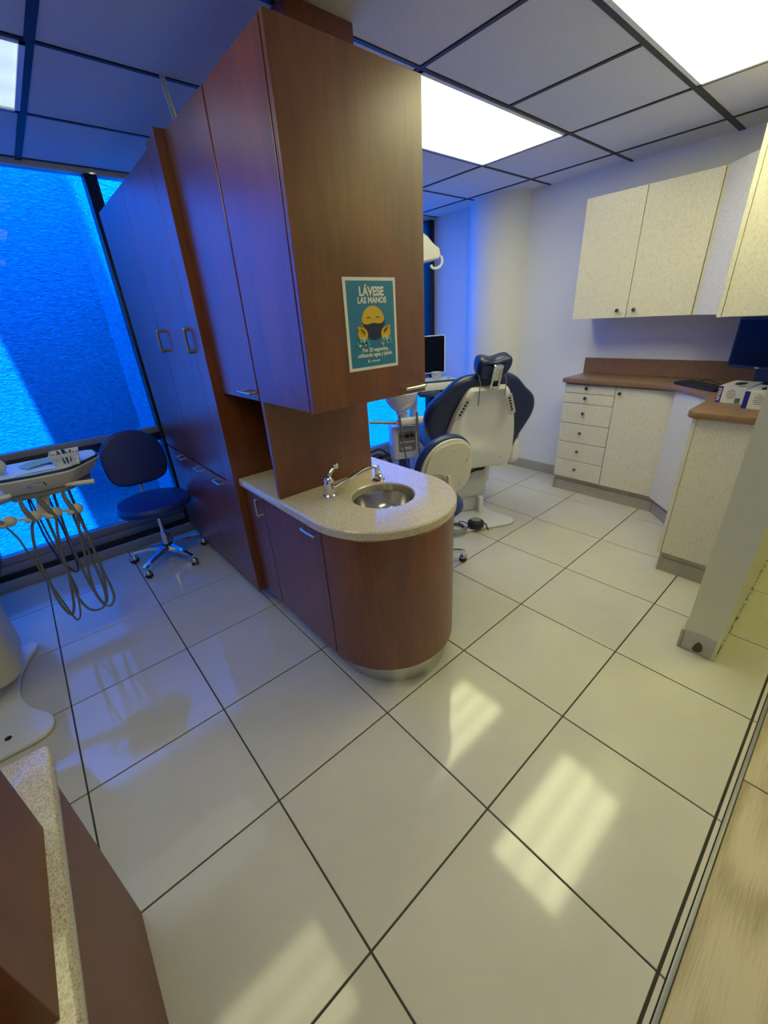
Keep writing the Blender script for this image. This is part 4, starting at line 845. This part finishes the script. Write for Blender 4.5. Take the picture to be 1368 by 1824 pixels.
# ------------------------------------------------------------------ left desk (near)
t = root('reception_desk', (-1.3, -0.4, 0), 'dark cherry desk cabinet at the bottom left, speckled ledge along it', 'desk')
MB().box(-1.75, -0.957, -1.10, -0.002, 0.10, 0.686).box(-1.75, -0.99, -1.08, -0.03, 0.0, 0.10).build('body', 'wood_dark', t)
MB().box(-0.957, -0.953, -1.10, 0.0, 0.0, 0.686).build('side_panel', 'wood_dark', t)
MB().slab([(-1.78, 0.004), (-0.938, 0.004), (-0.930, -0.004), (-0.930, -0.500), (-0.9301, -0.545), (-0.950, -0.572), (-0.975, -0.585), (-1.0, -1.10), (-1.78, -1.10)], 0.686, 0.722, None, 0.006, 2, ang=0.5).build('ledge', 'stone', t, 'beige speckled stone ledge')
MB().box(-1.70, -0.950, -0.495, -0.200, 0.722, 1.30, 0.001, 1).build('upper_panel', 'wood_dark', t)
MB().box(-1.70, -0.985, -1.08, -0.495, 0.722, 1.30).build('recessed_panel', 'wood_dark', t)

# ------------------------------------------------------------------ equipment behind the cherry unit
DU = Vector((0.459, 0.888, 0)); DV = Vector((0.888, -0.459, 0)); Q0 = Vector((1.57, 0.70, 0))
def EQ(): return frame_mat(Q0, DV, DU, (0, 0, 1))          # local x = right of the chair, y = to its feet
E_ = EQ()
t = root('cuspidor_unit', Q0+DU*0.95-DV*0.32, 'white cuspidor column with a spittoon bowl left of the dental chair', 'dental cuspidor')
bc = (-0.33, 0.93)
MB().lathe([(0, 0.735), (0.04, 0.74), (0.05, 0.775), (0.085, 0.80), (0.125, 0.85), (0.142, 0.905), (0.15, 0.93), (0.14, 0.93), (0.12, 0.86), (0.06, 0.81), (0, 0.80)], (bc[0], bc[1], 0), 36).build('bowl', 'white_p', t, mat=E_)
MB().tube([(bc[0]-0.03, bc[1]-0.07, 0.80), (bc[0]-0.01, bc[1]-0.10, 0.81), (bc[0]+0.04, bc[1]-0.125, 0.845)], 0.009, 8).build('bowl_spout', 'white_p', t, mat=E_)
MB().slab(rrect(-0.43, -0.195, 0.86, 1.05, 0.035, 4), 0.355, 0.655, None, 0.015, 2).build('housing', 'white_p', t, mat=E_)
MB().cyl((-0.31, 0.955, 0.0), (-0.31, 0.955, 0.36), 0.06, 0.05, 20).build('pillar', 'tray', t, mat=E_)
MB().cyl((-0.31, 0.955, 0.65), (-0.31, 0.945, 0.75), 0.05, 0.045, 20).build('bowl_neck', 'white_p', t, mat=E_)
fmP = E_ @ frame_mat((0, 0.8595, 0), (1, 0, 0), (0, 0, 1), (0, -1, 0))
pn = MB().slab(rrect(-0.385, -0.225, 0.425, 0.605, 0.02), -0.002, 0.001, fmP).build('recess', 'grey_p', t)
for k in range(3): MB().lathe([(0, 0), (0.019, 0), (0.015, 0.016), (0, 0.018)], (0, 0, 0), 14).build('dial', 'black_p', pn, mat=fmP @ Matrix.Translation((-0.345+k*0.042, 0.568, 0.001)))
MB().slab(rrect(-0.375, -0.235, 0.508, 0.520, 0.004), 0, 0.012, fmP).slab(rrect(-0.365, -0.265, 0.445, 0.468, 0.01), 0, 0.018, fmP).build('cup_ledge', 'ltgrey_p', pn)
MB().slab(rrect(-0.41, -0.125, 0.775, 0.835, 0.015), 0.682, 0.735, None, 0.008, 2).build('holder_tray', 'white_p', t, mat=E_)
MB().cyl((-0.63, 0.86, 0.722), (-0.21, 0.845, 0.668), 0.013, 0.013, 12).cyl((-0.29, 0.83, 0.68), (-0.30, 0.93, 0.66), 0.012).build('assistant_arm', 'grey_alu', t, mat=E_)
MB().tube([(-0.16, 0.93, 0.90), (-0.08, 0.95, 0.885), (0.05, 1.05, 0.88)], 0.022, 10).build('bowl_arm', 'tray', t, mat=E_)
for pts in ([(-0.393, 0.77, 0.775), (-0.385, 0.76, 0.70), (-0.380, 0.75, 0.633), (-0.365, 0.75, 0.484), (-0.335, 0.76, 0.33), (-0.31, 0.80, 0.22), (-0.30, 0.86, 0.12)], [(-0.237, 0.77, 0.785), (-0.236, 0.755, 0.62), (-0.232, 0.75, 0.40), (-0.25, 0.78, 0.25), (-0.28, 0.85, 0.14)], [(-0.172, 0.77, 0.73), (-0.17, 0.76, 0.61), (-0.176, 0.75, 0.45), (-0.20, 0.77, 0.3), (-0.25, 0.85, 0.16)]):
    MB().tube(pts, lambda u_: 0.0115-0.0055*min(1, u_*2.2), 8, 5).build('suction_hose', 'grey_tube', t, mat=E_)
for k in range(3):
    z_ = 0.40-0.05*k; MB().tube([(-0.62, 0.95+0.02*k, z_+0.03), (-0.54, 0.93, z_+0.055), (-0.47, 0.91, z_-0.01), (-0.43, 0.92, z_-0.14), (-0.40, 0.95, 0.02)], 0.009, 8, 5).build('floor_hose', 'rubber', t, mat=E_)
MB().tube([(-0.62, 0.95, 0.43), (-0.70, 1.0, 0.30), (-0.66, 1.05, 0.02)], 0.009, 8).build('floor_hose', 'rubber', t, mat=E_)
# delivery table with tray, cup, screen behind the chair
t = root('instrument_table', Q0+DU*1.3+DV*0.05, 'white instrument table on a pillar behind the dental chair', 'dental delivery unit')
MB().slab(rrect(-0.22, 0.36, 1.19, 1.50, 0.04, 4), 0.868, 0.940, None, 0.015, 2).build('body', 'white_p', t, mat=E_)
MB().slab(rrect(-0.20, 0.30, 1.24, 1.46, 0.03, 4), 0.838, 0.868, None, 0.008, 1).build('underside', 'tray', t, mat=E_)
MB().cyl((-0.05, 1.47, 0.0), (-0.05, 1.47, 0.84), 0.05, 0.04, 20).lathe([(0, 0), (0.16, 0), (0.16, 0.02), (0.06, 0.04), (0, 0.04)], (-0.05, 1.47, 0), 28).build('pillar', 'white_p', t, mat=E_)
tr = root('instrument_tray', Q0+DU*1.33+DV*0.15, 'dark blue rimmed tray of instruments on the white instrument table', 'tray')
MB().slab(rrect(-0.17, 0.33, 1.205, 1.45, 0.02, 3), 0.9405, 0.956, None, 0.004, 1).build('rim', 'tray', tr, mat=E_)
MB().slab(rrect(-0.155, 0.315, 1.22, 1.435, 0.015, 3), 0.956, 0.9572).build('liner', 'paper_liner', tr, mat=E_)
for k in range(4):
    x_ = 0.08+0.05*k
    o = MB().tube([E_ @ Vector((x_, 1.24, 0.9625)), E_ @ Vector((x_+0.05, 1.33, 0.965)), E_ @ Vector((x_+0.09, 1.42, 0.9625))], 0.0048, 8).build('dental_instrument', 'steel' if k % 2 else 'white_p', label='slim steel instrument lying on the tray behind the dental chair' if k % 2 else 'slim white instrument lying on the tray behind the dental chair', cat='instrument', group='instruments on the far tray')
t = root('paper_cup', E_ @ Vector((0.116, 1.225, 0.957)), 'white paper cup on the instrument tray beside the dark screen', 'cup')
MB().lathe([(0, 0.9575), (0.036, 0.9575), (0.047, 1.028), (0.049, 1.030), (0.045, 1.030), (0.034, 0.962), (0, 0.961)], (0.116, 1.255, 0), 28).build('cup_wall', 'white_p', t, mat=E_)
t = root('chair_screen', E_ @ Vector((0.05, 1.53, 0.94)), 'dark flat screen with a white frame behind the instrument tray', 'monitor')
fmS = E_ @ frame_mat((0, 1.52, 0), (1, 0, 0), (0, 0, 1), (0, -1, 0))
MB().slab(rrect(-0.20, 0.312, 0.985, 1.335, 0.018, 4), -0.035, 0.0, fmS, 0.006, 2).build('frame', 'white_p', t)
MB().slab(rrect(-0.192, 0.298, 0.995, 1.327, 0.01, 3), 0.0, 0.0012, fmS).build('screen', 'screen', t)
MB().slab(rrect(0.0, 0.08, 0.942, 1.10, 0.008), -0.06, -0.034, fmS).slab(rrect(0.0, 0.08, 0.942, 0.956, 0.005), -0.05, 0.04, fmS).build('mount', 'white_p', t)
# operating light
t = root('operating_light', Q0+DU*1.2-DV*0.05, 'white dental operating light hanging from the ceiling beside the cherry tower', 'dental lamp')
hp = [(-0.16, 1.88), (0.105, 1.925), (0.115, 1.955), (0.105, 2.0), (0.06, 2.025), (0.0, 2.085), (-0.06, 2.12), (-0.16, 2.12)]
MB().slab(hp, -0.085, 0.085, E_ @ frame_mat((0, 1.22, 0), (1, 0, 0), (0, 0, 1), (0, -1, 0)), 0.018, 3).build('lamp_head', 'white_p', t)
MB().slab(rrect(-0.13, 0.085, -0.065, 0.065, 0.02), -0.004, 0.002, E_ @ frame_mat((0, 1.22, 1.8795+0.027), (0.986, 0, 0.167), (0, 1, 0), (0.167, 0, -0.986))).build('lens', 'light_blue', t)
MB().tube([E_ @ Vector(p_) for p_ in ((0.09, 1.20, 1.955), (0.135, 1.20, 1.945), (0.145, 1.19, 1.905), (0.115, 1.18, 1.868), (0.07, 1.17, 1.858), (0.045, 1.17, 1.868), (0.042, 1.17, 1.885))], 0.011, 10).build('handle', 'white_p', t)
MB().tube([E_ @ Vector(p_) for p_ in ((-0.14, 1.22, 2.0), (-0.28, 1.24, 2.02), (-0.34, 1.25, 2.12), (-0.34, 1.25, H))], 0.02, 10).build('support_arm', 'white_p', t)
